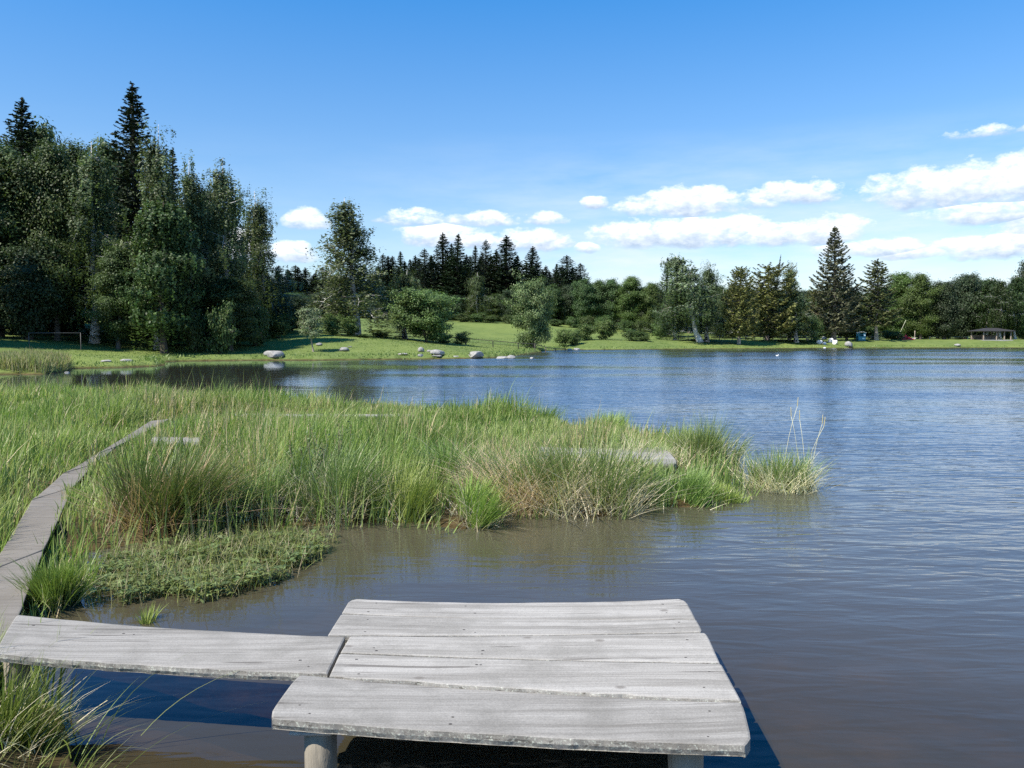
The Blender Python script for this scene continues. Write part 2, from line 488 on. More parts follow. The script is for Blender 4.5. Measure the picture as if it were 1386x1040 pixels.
def build_water():
    m, nt, out = new_mat('pond_water')
    ge = N(nt, 'NewGeometry'); pos = ge.outputs['Position']
    ln = N(nt, 'VectorMath', operation='LENGTH'); link(nt, pos, ln.inputs[0])
    sx = N(nt, 'SeparateXYZ'); link(nt, pos, sx.inputs[0])
    # wind ripples: long-crested wavelets over gentle swell, calmer in the lee of the reeds and the left shore
    w1 = noise(nt, 1., 2, mapping(nt, pos, (1.5, 5.2, 1), (0, 0, R(-14))), .5, .6)
    w2 = noise(nt, 1., 2, mapping(nt, pos, (4.2, 11., 1), (0, 0, R(10))), .5, .4)
    w3 = noise(nt, 1., 2, mapping(nt, pos, (.5, 1.3, 1), (0, 0, R(-6))), .5, .3)
    gust = noise(nt, 1., 3, mapping(nt, pos, (.035, .10, 1)), .5)
    h = math_n(nt, 'ADD', math_n(nt, 'MULTIPLY', w1, 1.), math_n(nt, 'MULTIPLY', w2, .3))
    h = math_n(nt, 'ADD', h, math_n(nt, 'MULTIPLY', w3, 1.6))
    # the open right side is rougher than the bay on the left
    sh = math_n(nt, 'MULTIPLY_ADD', sx.outputs[1], .12, sx.outputs[0])
    opn = ramp(nt, math_n(nt, 'MULTIPLY_ADD', sh, .02, .5), (.32, .06), (.56, 1.))
    amp = math_n(nt, 'MULTIPLY', ramp(nt, gust, (.35, .45), (.65, 1.)), opn)
    amp = math_n(nt, 'MULTIPLY', amp, ramp(nt, math_n(nt, 'MULTIPLY', ln.outputs['Value'], .02), (.06, .06), (.19, .15), (.8, .2)))
    b = N(nt, 'Bump'); b.inputs['Distance'].default_value = .15
    link(nt, amp, b.inputs['Strength']); link(nt, h, b.inputs['Height'])
    # added tilt of the wave normals toward the near bank, mirroring higher, bluer sky
    lean = math_n(nt, 'MULTIPLY', math_n(nt, 'MULTIPLY', ramp(nt, gust, (.36, .1), (.56, 1.)), opn), ramp(nt, math_n(nt, 'MULTIPLY', ln.outputs['Value'], .02), (.12, 0.), (.45, 1.)))
    lv = N(nt, 'CombineXYZ'); link(nt, math_n(nt, 'MULTIPLY', lean, -.10), lv.inputs[1])
    ad = N(nt, 'VectorMath', operation='ADD'); link(nt, b.outputs[0], ad.inputs[0]); link(nt, lv.outputs[0], ad.inputs[1])
    nz = N(nt, 'VectorMath', operation='NORMALIZE'); link(nt, ad.outputs[0], nz.inputs[0])
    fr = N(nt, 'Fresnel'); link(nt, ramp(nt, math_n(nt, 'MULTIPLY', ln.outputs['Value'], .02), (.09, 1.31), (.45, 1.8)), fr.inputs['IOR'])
    link(nt, nz.outputs[0], fr.inputs['Normal'])
    gl = N(nt, 'BsdfGlossy'); gl.inputs['Roughness'].default_value = .05
    gl.inputs['Color'].default_value = (.88, .98, 1.12, 1)
    link(nt, nz.outputs[0], gl.inputs['Normal'])
    df = N(nt, 'BsdfDiffuse')
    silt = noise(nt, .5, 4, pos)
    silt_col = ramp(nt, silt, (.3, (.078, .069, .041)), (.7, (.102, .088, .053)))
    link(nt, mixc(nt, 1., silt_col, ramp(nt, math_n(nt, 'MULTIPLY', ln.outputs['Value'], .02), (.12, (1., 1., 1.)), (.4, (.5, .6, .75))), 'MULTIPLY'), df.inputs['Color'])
    tr = N(nt, 'BsdfTransparent'); tr.inputs['Color'].default_value = (.62, .50, .30, 1)
    # silt hides the bed away from the near bank
    clear = ramp(nt, math_n(nt, 'MULTIPLY', ln.outputs['Value'], .1), (.45, .6), (.85, .12))
    body = N(nt, 'MixShader'); link(nt, clear, body.inputs[0])
    link(nt, df.outputs[0], body.inputs[1]); link(nt, tr.outputs[0], body.inputs[2])
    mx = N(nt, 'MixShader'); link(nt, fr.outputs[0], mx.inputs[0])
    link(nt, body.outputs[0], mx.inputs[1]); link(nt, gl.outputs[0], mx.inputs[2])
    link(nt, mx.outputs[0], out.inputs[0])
    a = Acc()
    xs = np.linspace(-110, 420, 40); ys = np.linspace(-30, 260, 30)
    x, y = np.meshgrid(xs, ys, indexing='ij'); n = len(ys)
    i, j = np.meshgrid(np.arange(len(xs) - 1), np.arange(n - 1), indexing='ij')
    q = np.stack([i * n + j, (i + 1) * n + j, (i + 1) * n + j + 1, i * n + j + 1], -1).reshape(-1, 4)
    a.add(np.stack([x.ravel(), y.ravel(), np.zeros(x.size)], 1), q)
    return kind(a.build('pond_water', m), 'structure')


build_water()


# ------------------------------------------------------------------ planks, dock, boardwalk
def plank(name, c4, thick, parent, seed, sag=0., rnd=(0, 0, 0, 0), edge=(.004, .004), org=(0, 0, 0), nu=90, tilt=0., nails=(.08, .38, .93), age=0.):
    """c4: far-left, far-right, near-left, near-right corners of the top face (world)"""
    r = np.random.default_rng(seed)
    FL, FR, NL, NR = [np.asarray(c, float) for c in c4]
    vs = np.array([0, .012, .04, .12, .25, .4, .55, .7, .85, .95, .985, 1.])
    us = np.concatenate([[0, .004, .012], np.linspace(.03, .97, nu), [.988, .996, 1]])
    u, v = np.meshgrid(us, vs, indexing='ij')
    # rounded corners pull the row ends in; order far-left, far-right, near-left, near-right
    def pull(vv, k):
        return k * np.clip(1 - vv / .22, 0, 1) ** 2
    lo = pull(v, rnd[0]) + pull(1 - v, rnd[2]); hi = 1 - pull(v, rnd[1]) - pull(1 - v, rnd[3])
    uu = lo + (hi - lo) * u
    top = (FL[None, None] * ((1 - uu) * (1 - v))[..., None] + FR * (uu * (1 - v))[..., None] + NL * ((1 - uu) * v)[..., None] + NR * (uu * v)[..., None])
    jx = fbm(us * 9 + seed * 3.1, us * 0 + seed, 5) - .5
    jf = fbm(us * 14 + seed * 7.7, us * 0 + 3 + seed, 5) - .5
    wv = np.abs(v - .5) * 2
    dirn = (NL + NR - FL - FR) / 2; dirn /= np.linalg.norm(dirn)
    top += dirn * (((1 - v) ** 6 * jx[:, None] * edge[0] + v ** 6 * jf[:, None] * edge[1]) * 2)[..., None]
    z = -sag * 4 * uu * (1 - uu) + (fbm(uu * 3 + seed, v * 2 + seed, 3) - .5) * .004 + tilt * (v - .5)
    z -= .003 * ss(wv, .95, 1.) + .004 * (np.abs(u - .5) > .497)
    top[..., 2] += z
    bot = top.copy(); bot[..., 2] -= thick
    # splintered lower edge and broken sapwood on the near side
    for row, k in ((0, 0), (len(vs) - 1, 1)):
        bot[:, row] += dirn * (-.010 if k else .010) + dirn * (fbm(us * 40 + k + seed, us * 0, 3) - .5)[:, None] * .008
        bot[:, row, 2] += (fbm(us * 60 + seed, us * 0 + k, 4) - .5) * .007
    nU, nV = u.shape
    col = np.zeros((nU, nV, 3)); col[:, :, 0] = .12 * ss(v, .9, 1.); col[:, -1, 0] = .75; col[:, 0, 0] = .35
    mid = (top[:, -1] + bot[:, -1]) / 2 + dirn * (.004 + .009 * (fbm(us * 60 + seed, us * 0 + 9, 3) - .5))[:, None]
    mf = (top[:, 0] + bot[:, 0]) / 2 - dirn * .004
    V = np.concatenate([top.reshape(-1, 3), bot.reshape(-1, 3), mid, mf])
    C = np.zeros((len(V), 3)); C[:nU * nV] = col.reshape(-1, 3); C[2 * nU * nV:2 * nU * nV + nU, 0] = 1.; C[nU * nV:2 * nU * nV, 0] = .8
    C[:, 2] = age
    i, j = np.meshgrid(np.arange(nU - 1), np.arange(nV - 1), indexing='ij')
    q = np.stack([i * nV + j, i * nV + j + 1, (i + 1) * nV + j + 1, (i + 1) * nV + j], -1).reshape(-1, 4)
    B = nU * nV
    qs = [q, q[:, ::-1] + B]
    k = np.arange(nU - 1); M0 = 2 * B; M1 = 2 * B + nU
    T = k * nV + nV - 1; T2 = (k + 1) * nV + nV - 1
    qs += [np.stack([T, M0 + k, M0 + k + 1, T2], 1), np.stack([M0 + k, B + T, B + T2, M0 + k + 1], 1)]
    T = k * nV; T2 = (k + 1) * nV
    qs += [np.stack([T, T2, M1 + k + 1, M1 + k], 1), np.stack([M1 + k, M1 + k + 1, B + T2, B + T], 1)]
    jj = np.arange(nV - 1)
    qs += [np.stack([jj, B + jj, B + jj + 1, jj + 1], 1)]
    e = (nU - 1) * nV
    qs += [np.stack([e + jj, e + jj + 1, B + e + jj + 1, B + e + jj], 1)]
    tr = [[nV - 1, B + nV - 1, M0], [e + nV - 1, M0 + nU - 1, B + e + nV - 1], [0, M1, B], [e, B + e, M1 + nU - 1]]
    a = Acc(); a.add(V - np.asarray(org), np.concatenate(qs), tr, C)
    for uq in nails:
        for vq in r.choice([.22, .3, .72, .8], 2, replace=False):
            iu = int(np.clip(uq + r.normal(0, .012), .02, .98) * (nU - 1)); iv = int(np.argmin(np.abs(vs - vq)))
            p0 = top[iu, iv] + np.array([0, 0, .0015]); th_ = np.arange(7) / 7 * 2 * np.pi; rd = r.uniform(.0035, .006)
            a.add(np.vstack([p0 - org, p0 - org + np.stack([np.cos(th_) * rd * 1.5, np.sin(th_) * rd, th_ * 0 - .001], 1)]), None, [[0, 1 + q_, 1 + (q_ + 1) % 7] for q_ in range(7)], (0, 1, 0))
    return a.build(name, M_WOOD, parent, smooth=False)


def log_post(parent, x, y, z0, z1, r, seed, name='post', cap=False, col=(.25, .22, .17)):
    rr = np.random.default_rng(seed); a = Acc()
    zs = np.concatenate([np.linspace(z0, z1 - .006, 9), [z1]])
    pts = np.stack([x + (zs - z1) * rr.normal(0, .02), y + (zs - z1) * rr.normal(0, .02), zs], 1)
    tube(a, pts, r * (1 + .04 * rr.normal(size=len(zs))) * np.where(zs > z1 - .003, .9, 1), 22, col)
    o = a.build(name, M_POST, parent)
    if cap:
        b = Acc(); box(b, (x - r * 1.6, y - r * 1.1, z1 + .001), (x + r * .9, y + r, z1 + .014), (.42, .40, .36))
        b.build('shim', M_POST, o)
    return o


ZD = .38
dock_o = P(700, 900, ZD) * np.array([1, 1, 0])
dock = thing('dock', 'broad weathered grey plank platform over the water in the foreground', 'dock', dock_o, 'plank bathing platforms')
q = lambda *pts: [P(a, b, ZD) for a, b in pts]
plank('plank', q((474, 811), (927, 810.5), (463, 829), (941, 837)), .05, dock, 11, .022, (.022, .02, 0, 0), (.012, .004), dock_o)
plank('plank', q((462, 831), (942, 838.5), (444, 859), (951, 854.5)), .05, dock, 12, .012, (0, 0, 0, .006), org=dock_o)
plank('plank', q((474, 861), (956, 856), (461, 883), (974, 896.5)), .05, dock, 13, .008, (0, .004, 0, 0), org=dock_o)
plank('plank', q((460, 884.5), (976, 898), (446, 914.5), (1003, 948.5)), .05, dock, 14, .006, org=dock_o, edge=(.003, .010))
plank('plank', q((404, 912), (1005, 950.5), (361, 971), (1019, 1008)), .047, dock, 15, .018, (.006, .004, .012, .016), (.009, .006), dock_o)
for px, d in ((427, 3.25), (934, 3.12), (480, 4.45), (915, 4.45)):
    x = (px - CX) / F * d - dock_o[0]
    log_post(dock, x, d - dock_o[1], -1.1, ZD - .085 if d < 4 else ZD - .13, .068, int(px), cap=(px == 427))
for yy in (3.42, 4.45):
    a = Acc(); box(a, (-.98, yy - dock_o[1] - .04, ZD - .128 + (.002 if yy < 4 else 0)), (.86, yy - dock_o[1] + .05, ZD - .074), (.12, .105, .085))
    a.build('beam', M_POST, dock)

dock2 = dup(dock)
dock2['label'] = 'far plank platform half hidden among rushes and straw, out on the marsh point'
c2 = P(815, 600, .42)
dock2.location = (c2[0] + .05, c2[1], -.14); dock2.rotation_euler.z = R(-2)

fp_o = P(230, 870, ZD) * np.array([1, 1, 0])
fp = thing('footplank', 'single thick grey plank bridging dark water from boardwalk to the near platform', 'plank bridge', fp_o, 'loose crossing planks')
plank('plank', q((22, 832), (467, 862), (-8, 884), (443, 911)), .042, fp, 21, .016, (.004, 0, .004, 0), (.006, .010), fp_o)
log_post(fp, P(30, 860, ZD)[0] - fp_o[0], .05, -.5, ZD - .062, .06, 77)

bw_o = P(60, 700, .3) * np.array([1, 1, 0])
bw = thing('boardwalk', 'narrow grey plank boardwalk running back through the tall marsh grass', 'boardwalk', bw_o)
B = lambda a, b, z=.3: P(a, b, z)
segs = [((-150, 985), (-26, 960), (-16, 774), (58, 745)), ((-15, 772.5), (58.5, 743.8), (43, 677), (98, 660)), ((43.4, 676.2), (98.2, 659.4), (85, 641), (125, 629)), ((85.4, 640.4), (125.3, 628.6), (128, 616), (157, 604.5)), ((128.4, 615.6), (157.3, 604.2), (203, 570), (229, 567))]
for k, (nl, nr, fl, fr) in enumerate(segs):
    # long axis runs away from the camera: far-left.. order turned by a quarter
    z = .19 + .006 * k
    plank('plank', [B(*nl, z), B(*fl, z), B(*nr, z), B(*fr, z)], .026, bw, 31 + k, .012, (.004,) * 4, (.008, .008), bw_o, age=.75)
for py, px in ((760, 18), (655, 72), (605, 138), (566, 220)):
    p = B(px, py); log_post(bw, p[0] - bw_o[0], p[1] - bw_o[1], -.4, .155, .05, px)

for lab, pts, zz in (('short pale plank end poking out of the grass right of the boardwalk', ((206, 591), (270, 591.6), (204, 597), (270, 598)), .30),
                     ('long thin plank lying in the far marsh grass beyond the boardwalk end', ((318, 560.2), (560, 560.6), (318, 562.4), (560, 562.8)), .25)):
    pp = [P(a, b, zz) for a, b in pts]
    o3 = np.mean(pp, 0) * np.array([1, 1, 0])
    f3 = thing('footplank', lab, 'plank bridge', o3, 'loose crossing planks')
    plank('plank', pp, .05, f3, int(pts[0][0]), .004, org=o3)
    for sx_ in (.12, .88):
        c_ = pp[0] * (1 - sx_) + pp[1] * sx_; log_post(f3, c_[0] - o3[0], (pp[2][1] + pp[0][1]) / 2 - o3[1], -.3, zz - .065, .05, int(sx_ * 100))

# ------------------------------------------------------------------ marsh grass (stuff)
G1 = np.array([.195, .285, .068]); G2 = np.array([.31, .37, .13]); G3 = np.array([.10, .16, .04]); ST = np.array([.52, .43, .25]); ST2 = np.array([.70, .62, .43])
bwL = np.array([P(a, b, .2)[:2] for a, b in ((-85, 970), (20, 756), (67, 669), (104, 636), (141, 611), (215, 568))])


def seg_d(xy, line):
    out = np.full(len(xy), 1e9)
    for a, b in zip(line[:-1], line[1:]):
        ab = b - a; t = np.clip(((xy - a) @ ab) / (ab @ ab), 0, 1)
        out = np.minimum(out, np.linalg.norm(xy - a - t[:, None] * ab, axis=1))
    return out




def bank_grass():
    """reed bank far left, tufted rims of the far lawn"""
    r = np.random.default_rng(5); a = Acc()
    n0 = 60000
    px = r.uniform(-260, 100, n0); y = r.uniform(41, 57, n0)
    xy = np.stack([(px - CX) / F * y, y], 1); s = sdist(xy)
    ok = (s > .05) & (px < 100 - 8 * ss(y, 45, 55)) & (y < 53 + 3 * fbm(px * .03, px * 0, 2))
    xy = xy[ok]; n = len(xy)
    h = r.uniform(.45, 1.1, n) * (.6 + .7 * fbm(xy[:, 0] * .5, xy[:, 1] * .5, 3)); k = r.random((n, 1))
    col = (G1 * (1 - k) + ST * .8 * k) * r.uniform(.7, 1.1, (n, 1))
    base = np.hstack([xy, ground_z(xy)[:, None] - .02])
    blades(a, base, h, r.uniform(.02, .045, n), r.uniform(0, 6.28, n), np.abs(r.normal(.1, .12, n)), np.abs(r.normal(.12, .15, n)), col, r)
    kind(a.build('reed_bank', M_GRASS), 'stuff')
    a = Acc()
    n0 = 240000
    d = r.uniform(50, 190, n0); px = r.uniform(60, 1420, n0)
    xy = np.stack([(px - CX) / F * d, d], 1); s = sdist(xy)
    ok = (s > 0) & (s < 22) & (r.random(n0) < np.where(s < 1.2, 1., .38)) & ((d > 66) | (px > 100))
    xy, s, d = xy[ok], s[ok], d[ok]; n = len(xy)
    h = r.uniform(.08, .22, n) * np.where(s < 1.2, 1.4, .5) * (.5 + fbm(xy[:, 0] * .3, xy[:, 1] * .3, 3)); k = r.random((n, 1)) * .8
    col = (G1 * (1 - k) + G2 * k) * r.uniform(.75, 1.1, (n, 1)) * .8
    base = np.hstack([xy, ground_z(xy)[:, None] - .01])
    blades(a, base, h, .03 + .0006 * d, r.uniform(0, 6.28, n), np.abs(r.normal(.2, .2, n)), np.abs(r.normal(.2, .2, n)), col, r)
    kind(a.build('lawn_grass', M_GRASS), 'stuff')


bank_grass()


def clump(name, label, cat, base, rad, h, n, green, dryf, seed, group=None, splay=.45, wind=(0., 0.), w=.006, ell=1., dry=ST2, mat=None, drylow=.95, stalks=0):
    r = np.random.default_rng(seed)
    base = np.asarray(base, float)
    t = thing(name, label, cat, base, group)
    ns = max(3, int(7 * min(1.5, rad / .35)))
    sa, sr_ = r.uniform(0, 6.28, ns), rad * np.sqrt(r.random(ns)) * .82
    sc_ = np.stack([sr_ * np.cos(sa) * ell, sr_ * np.sin(sa)], 1); sh_ = r.uniform(.66, 1.12, ns); sw = r.normal(0, .14, (ns, 2))
    def part(nm, m, cols, hs, mt, sp, cv, ww, loose=False):
        a = Acc()
        q_ = r.integers(0, ns, m)
        xy = sc_[q_] + r.normal(0, rad * (.30 if loose else .17), (m, 2))
        rr = np.linalg.norm(xy, axis=1); xy *= np.minimum(1, rad * 1.05 / (rr + 1e-6))[:, None]
        ld = (xy / rad * sp * .8 + np.asarray(wind) + sw[q_] + r.normal(0, .15, (m, 2)))
        if loose:
            ld = ld * .6 + r.normal(0, .42, (m, 2)); xy[:, 1] -= rad * .28 * r.random(m)
        ang = np.arctan2(ld[:, 1], ld[:, 0]); lean = np.clip(np.linalg.norm(ld, axis=1), 0, 1.15)
        z = ground_z(xy + base[:2]) - base[2] - .03
        z = np.maximum(z, -base[2] - .06)
        hh = hs * sh_[q_] * r.uniform(.6, 1.1, m)
        blades(a, np.hstack([xy, z[:, None]]), hh, ww * r.uniform(.7, 1.3, m), ang, lean, np.abs(r.normal(cv, .13, m)), cols, r, lev=(0, .2, .45, .72, 1.))
        return a.build(nm, mt, t)
    n = int(n * .72); m = int(n * (1 - dryf)); k = r.random((m, 1))
    g = np.asarray(green)
    part('green_blades', m, (g * (1 - k) + (g * .6 + G2 * .4) * k) * r.uniform(.7, 1.25, (m, 1)), h, mat or M_RUSH, splay, .10, w)
    m = int(n * dryf)
    if m:
        part('dry_stems', m, dry * r.uniform(.55, 1.15, (m, 1)), h * drylow * r.choice([.95, .7, .45, 1.15], m, p=[.3, .3, .3, .1]), M_DRY, splay * 1.1, .3, w * 1.1, True)
    if stalks:
        a = Acc()
        for _ in range(stalks):
            x, y = r.normal(.55, .3) * rad, r.normal(0, .4) * rad
            L = r.uniform(.7, 1.2); l = r.normal(0, .09, 2)
            tt = np.linspace(0, 1, 6)
            tube(a, np.stack([x + l[0] * tt ** 2 * L * 2, y + l[1] * tt ** 2, tt * L - base[2]], 1), .003 * (1 - .3 * tt), 5, ST2 * 1.1)
            tube(a, np.stack([x + l[0] * L * 2 + l[0] * .1 * tt, y + l[1] + 0 * tt, L - base[2] + tt * .12], 1), .0055 * (1 - .9 * (tt - .3) ** 2), 5, ST)
        a.build('seed_stalks', M_DRY, t)
    return t


RUSH = np.array([.13, .18, .05]); LIME = np.array([.24, .32, .06]); SEDGE = np.array([.16, .25, .055])
GRP = 'rush and sedge clumps along the marsh edge'
CL = [  # name, label, category, px, base y, width px, top y, count, green, dry, extra
    ('rush_clump', 'big dark green rush clump beside the boardwalk, brown dead stems splayed low on its right', 'rush clump', 195, 728, 185, 606, 3000, RUSH * .55, .38, dict(splay=.62, wind=(.22, -.05), dry=np.array([.50, .35, .22]), w=.0095)),
    ('rush_clump', 'mixed rush clump full of grey dead stalks behind the floating pond plants', 'rush clump', 425, 708, 150, 604, 2300, RUSH * 1.1, .45, dict(splay=.35, dry=np.array([.50, .44, .33]))),
    ('sedge_tuft', 'bright green sedge tuft at waterline between grey-stalked clump and yellow-green tuft', 'sedge tuft', 545, 708, 85, 632, 1100, LIME * .9, .08, dict(splay=.5)),
    ('sedge_tuft', 'yellow-green sedge tuft drooping into the water, nearest part of the marsh point', 'sedge tuft', 632, 716, 110, 648, 1300, LIME, .2, dict(splay=.75, wind=(.1, -.15))),
    ('rush_clump', 'pale straw-filled clump leaning left, beside the tall middle rush clump', 'rush clump', 705, 692, 150, 598, 3600, SEDGE, .78, dict(splay=.5, wind=(-.18, -.05), dry=np.array([.80, .60, .42]))),
    ('rush_clump', 'largest rush clump in the middle, tall green spikes over bleached broken straw', 'rush clump', 795, 698, 165, 588, 4600, RUSH * 1.2, .56, dict(splay=.5, drylow=.85, w=.0095)),
    ('rush_clump', 'straw-coloured clump in front of the far platform', 'rush clump', 880, 640, 150, 594, 3200, SEDGE * 1.1, .72, dict(splay=.45, wind=(.1, 0))),
    ('rush_clump', 'green rush clump at the right end of the marsh point', 'rush clump', 962, 634, 95, 566, 1900, RUSH * 1.2, .25, dict(splay=.5, wind=(.15, 0))),
    ('sedge_tuft', 'bright green sedge tuft right of the largest rush clump, at waterline', 'sedge tuft', 925, 688, 120, 642, 2200, SEDGE * 1.1, .05, dict(splay=.35, ell=1.1)),
    ('sedge_tuft', 'low bright sedge tuft pointing toward the straw islet', 'sedge tuft', 986, 681, 84, 655, 1500, LIME * .95, .05, dict(splay=.4, ell=1.2)),
    ('rush_clump', 'little straw islet clump standing alone in open water, tall bare stalks on its right', 'rush clump', 1066, 665, 108, 604, 2600, SEDGE * .9, .62, dict(splay=.5, stalks=5)),
    ('sedge_tuft', 'bright tuft behind the far platform against open water', 'sedge tuft', 820, 588, 105, 558, 1500, LIME * .9, .12, dict(splay=.35, w=.0115)),
    ('sedge_tuft', 'tall green tuft on the back rim of the marsh, left of the far platform', 'sedge tuft', 722, 578, 62, 541, 1100, SEDGE, .08, dict(splay=.35, w=.0115)),
    ('rush_clump', 'rush clump with pale stems between the grey-stalked clump and the dark clump', 'rush clump', 322, 716, 90, 632, 1200, SEDGE, .3, dict(splay=.4)),
    ('rush_clump', 'straw and green clump behind yellow-green tuft, mid marsh', 'rush clump', 605, 668, 120, 588, 1600, SEDGE, .4, dict(splay=.45)),
    ('grass_tuft', 'lush green grass tuft hanging over the right edge of the near boardwalk', 'grass tuft', 70, 826, 105, 742, 1900, LIME * .8, .1, dict(splay=.6, wind=(.25, .05))),
    ('grass_tuft', 'small upright green sprig in the water behind crossing plank', 'grass tuft', 190, 846, 26, 806, 110, LIME * .85, 0, dict(splay=.2)),
    ('grass_tuft', 'thin upright sprig beyond the crossing plank among floating plants', 'grass tuft', 256, 806, 42, 772, 130, LIME * .85, 0, dict(splay=.3)),
]
FOOT = []
for i, (nm, lab, cat, px, by, wpx, ty, n, g, df, ex) in enumerate(CL):
    b = P(px, by, 0.); d = b[1]
    top = PD(px, ty, d)[2]
    rad = wpx / F * d / 2
    bb = np.array([b[0], b[1] + rad * .7, max(0, gz(b[0], b[1] + rad * .7)) if cat != 'x' else 0])
    sp = ex.get('splay', .45)
    FOOT.append((bb[0], bb[1], rad * .8))
    clump(nm, lab, cat, bb, rad * (.86 if sp < .6 else .66), top * 1.08, n, g, df, 100 + i, GRP, **{**dict(w=.0088), **ex})

def marsh_grass():
    r = np.random.default_rng(21); a = Acc()
    NN = 240000
    d = r.uniform(4.2, 29.5, NN); th = np.radians(r.uniform(-41, 17, NN))
    xy = np.stack([d * np.sin(th), d * np.cos(th)], 1)
    s = sdist(xy) + (fbm(xy[:, 0] * 1.3, xy[:, 1] * 1.3, 3) - .5) * .3
    ok = (s > .0) & (xy[:, 1] > 4.0) & (xy[:, 1] < 33)
    db = seg_d(xy, bwL)
    ok &= db > .15 - .06 * ss(d, 8, 14)
    dc = xy - np.array([c2[0], c2[1]])
    ok &= ~((np.abs(dc[:, 0]) < 1.0) & (np.abs(dc[:, 1]) < .8))
    ok &= ~((d < 6) & (xy[:, 0] > -2.2))
    p1, p2 = P(203, 594, .34), P(272, 594, .34)
    ok &= seg_d(xy, np.array([p1[:2], p2[:2]])) > .28
    # sparse patches so that the litter and water glint between
    ok &= r.random(NN) < .35 + .65 * ss(fbm(xy[:, 0] * .9, xy[:, 1] * .9, 3), .34, .52)
    for cx_, cy_, cr_ in FOOT:                       # leave the clumps their own ground
        ok &= ((xy[:, 0] - cx_) / (cr_ * .9)) ** 2 + ((xy[:, 1] - cy_ + cr_ * .35) / (cr_ * 1.15)) ** 2 > 1
    ok &= ~((s < 1.2) & (xy[:, 1] < 12.5) & (xy[:, 0] > -4.4) & (r.random(NN) < .62))
    xy, d, s, db, dc = xy[ok], d[ok], s[ok], db[ok], dc[ok]
    n = len(xy)
    big = fbm(xy[:, 0] * .35 + 5, xy[:, 1] * .35, 3); fine = fbm(xy[:, 0] * 1.7, xy[:, 1] * 1.7 + 9, 3)
    h = (.30 + .42 * ss(big, .3, .7)) * (.55 + .75 * fine) * r.uniform(.55, 1.2, n)
    h *= .5 + .5 * ss(db, .15, .8)
    h *= .28 + .72 * ss(seg_d(xy, np.array([p1[:2] + [0, -.5], p2[:2] + [0, -.5]])), .35, 1.1)
    h *= .92 + .08 * ss(np.hypot(dc[:, 0], np.where(dc[:, 1] < 0, dc[:, 1] * .55, dc[:, 1])), .9, 1.5)
    # tall fringe toward the open water on the right
    h *= (1 + .2 * ss(xy[:, 0], -4, 0)) * (1 - .5 * ss(xy[:, 0], .8, 2.4))
    w = (.0066 + .0005 * d) * r.uniform(.7, 1.4, n)
    tall = r.random(n) < .03
    h = np.where(tall, h * 1.5 + .1, h); w = np.where(tall, w * .6, w)
    k = ss(fbm(xy[:, 0] * .5 + 40, xy[:, 1] * .5 + 3, 3) + r.normal(0, .10, n), .36, .64)
    col = G1 * (1 - k[:, None]) + G2 * k[:, None]
    dk = ss(fbm(xy[:, 0] * .8 + 80, xy[:, 1] * .8, 3) + r.normal(0, .08, n), .5, .68)
    col = col * (1 - .55 * dk[:, None]) + G3 * .55 * dk[:, None]
    dry = r.random(n) < .09 + .34 * ss(fbm(xy[:, 0] * .6 + 11, xy[:, 1] * .6 + 70, 3), .5, .7)
    col = np.where(dry[:, None], ST * r.uniform(.7, 1.2, (n, 1)), col * r.uniform(.75, 1.25, (n, 1)))
    base = np.hstack([xy, ground_z(xy)[:, None] - .02])
    ang = r.normal(-.3, 1.5, n)
    blades(a, base, h, w, ang, np.abs(r.normal(.1, .16, n)), np.abs(r.normal(.15, .18, n)), col, r)
    kind(a.build('marsh_grass', M_GRASS), 'stuff')


marsh_grass()

# near bank, bottom left
for i, (lab, px, py, rad, h, n, z) in enumerate([
        ('dense green grass tuft at the bottom left bank, overlapping the crossing plank', -6, 1000, .26, .40, 1800, .12),
        ('loose grass tuft with pale arching blades nearest the camera on left bank', 30, 1100, .2, .32, 260, .1),
        ('tall grass tuft at the far left end of the crossing plank', -40, 925, .26, .48, 800, .15)]):
    b = P(px, py, z)
    clump('grass_tuft', lab, 'grass tuft', b, rad, h, n, LIME * .65, .15, 200 + i, 'grass tufts on the near bank', splay=.7, wind=(.1, 0), w=.006)
# straggling long blades arching over the water
a = Acc(); r = np.random.default_rng(8); n = 30
b0 = P(48, 1035, .06); ang = r.normal(.1, .7, n)
bs = np.stack([r.normal(0, .16, n), r.normal(0, .14, n), np.zeros(n)], 1)
st = thing('arching_grass', 'few long pale grass blades arching over dark water at lower left', 'grass tuft', b0, 'grass tufts on the near bank')
k = r.random((n, 1))
blades(a, bs, r.uniform(.28, .52, n), .005, ang, r.uniform(.3, .8, n), r.uniform(.3, .7, n), G1 * k * .9 + ST * (1 - k) * .7, r, lev=(0, .15, .3, .45, .6, .75, .88, 1.))
a.build('blades', M_GRASS, st)


# floating pond plants
def leaf_quads(acc, c, size, nrm_bias, col, r, asp=.5, dirv=None):
    """leaf-shaped diamonds"""
    n = len(c)
    nr = r.normal(0, .7, (n, 3)) + np.asarray(nrm_bias)
    nr /= np.linalg.norm(nr, axis=1)[:, None]
    d = r.normal(0, 1, (n, 3)) if dirv is None else dirv + r.normal(0, .25, (n, 3))
    d -= (d * nr).sum(1)[:, None] * nr
    d /= np.linalg.norm(d, axis=1)[:, None] + 1e-9
    e = np.cross(nr, d)
    L = (np.asarray(size) * .5)[:, None]; W = L * asp
    v = np.stack([c - d * L, c + e * W + d * L * .1, c + d * L, c - e * W + d * L * .1], 1)
    q = np.arange(n)[:, None] * 4 + np.arange(4)[None]
    acc.add(v.reshape(-1, 3), q, None, np.repeat(col, 4, 0))


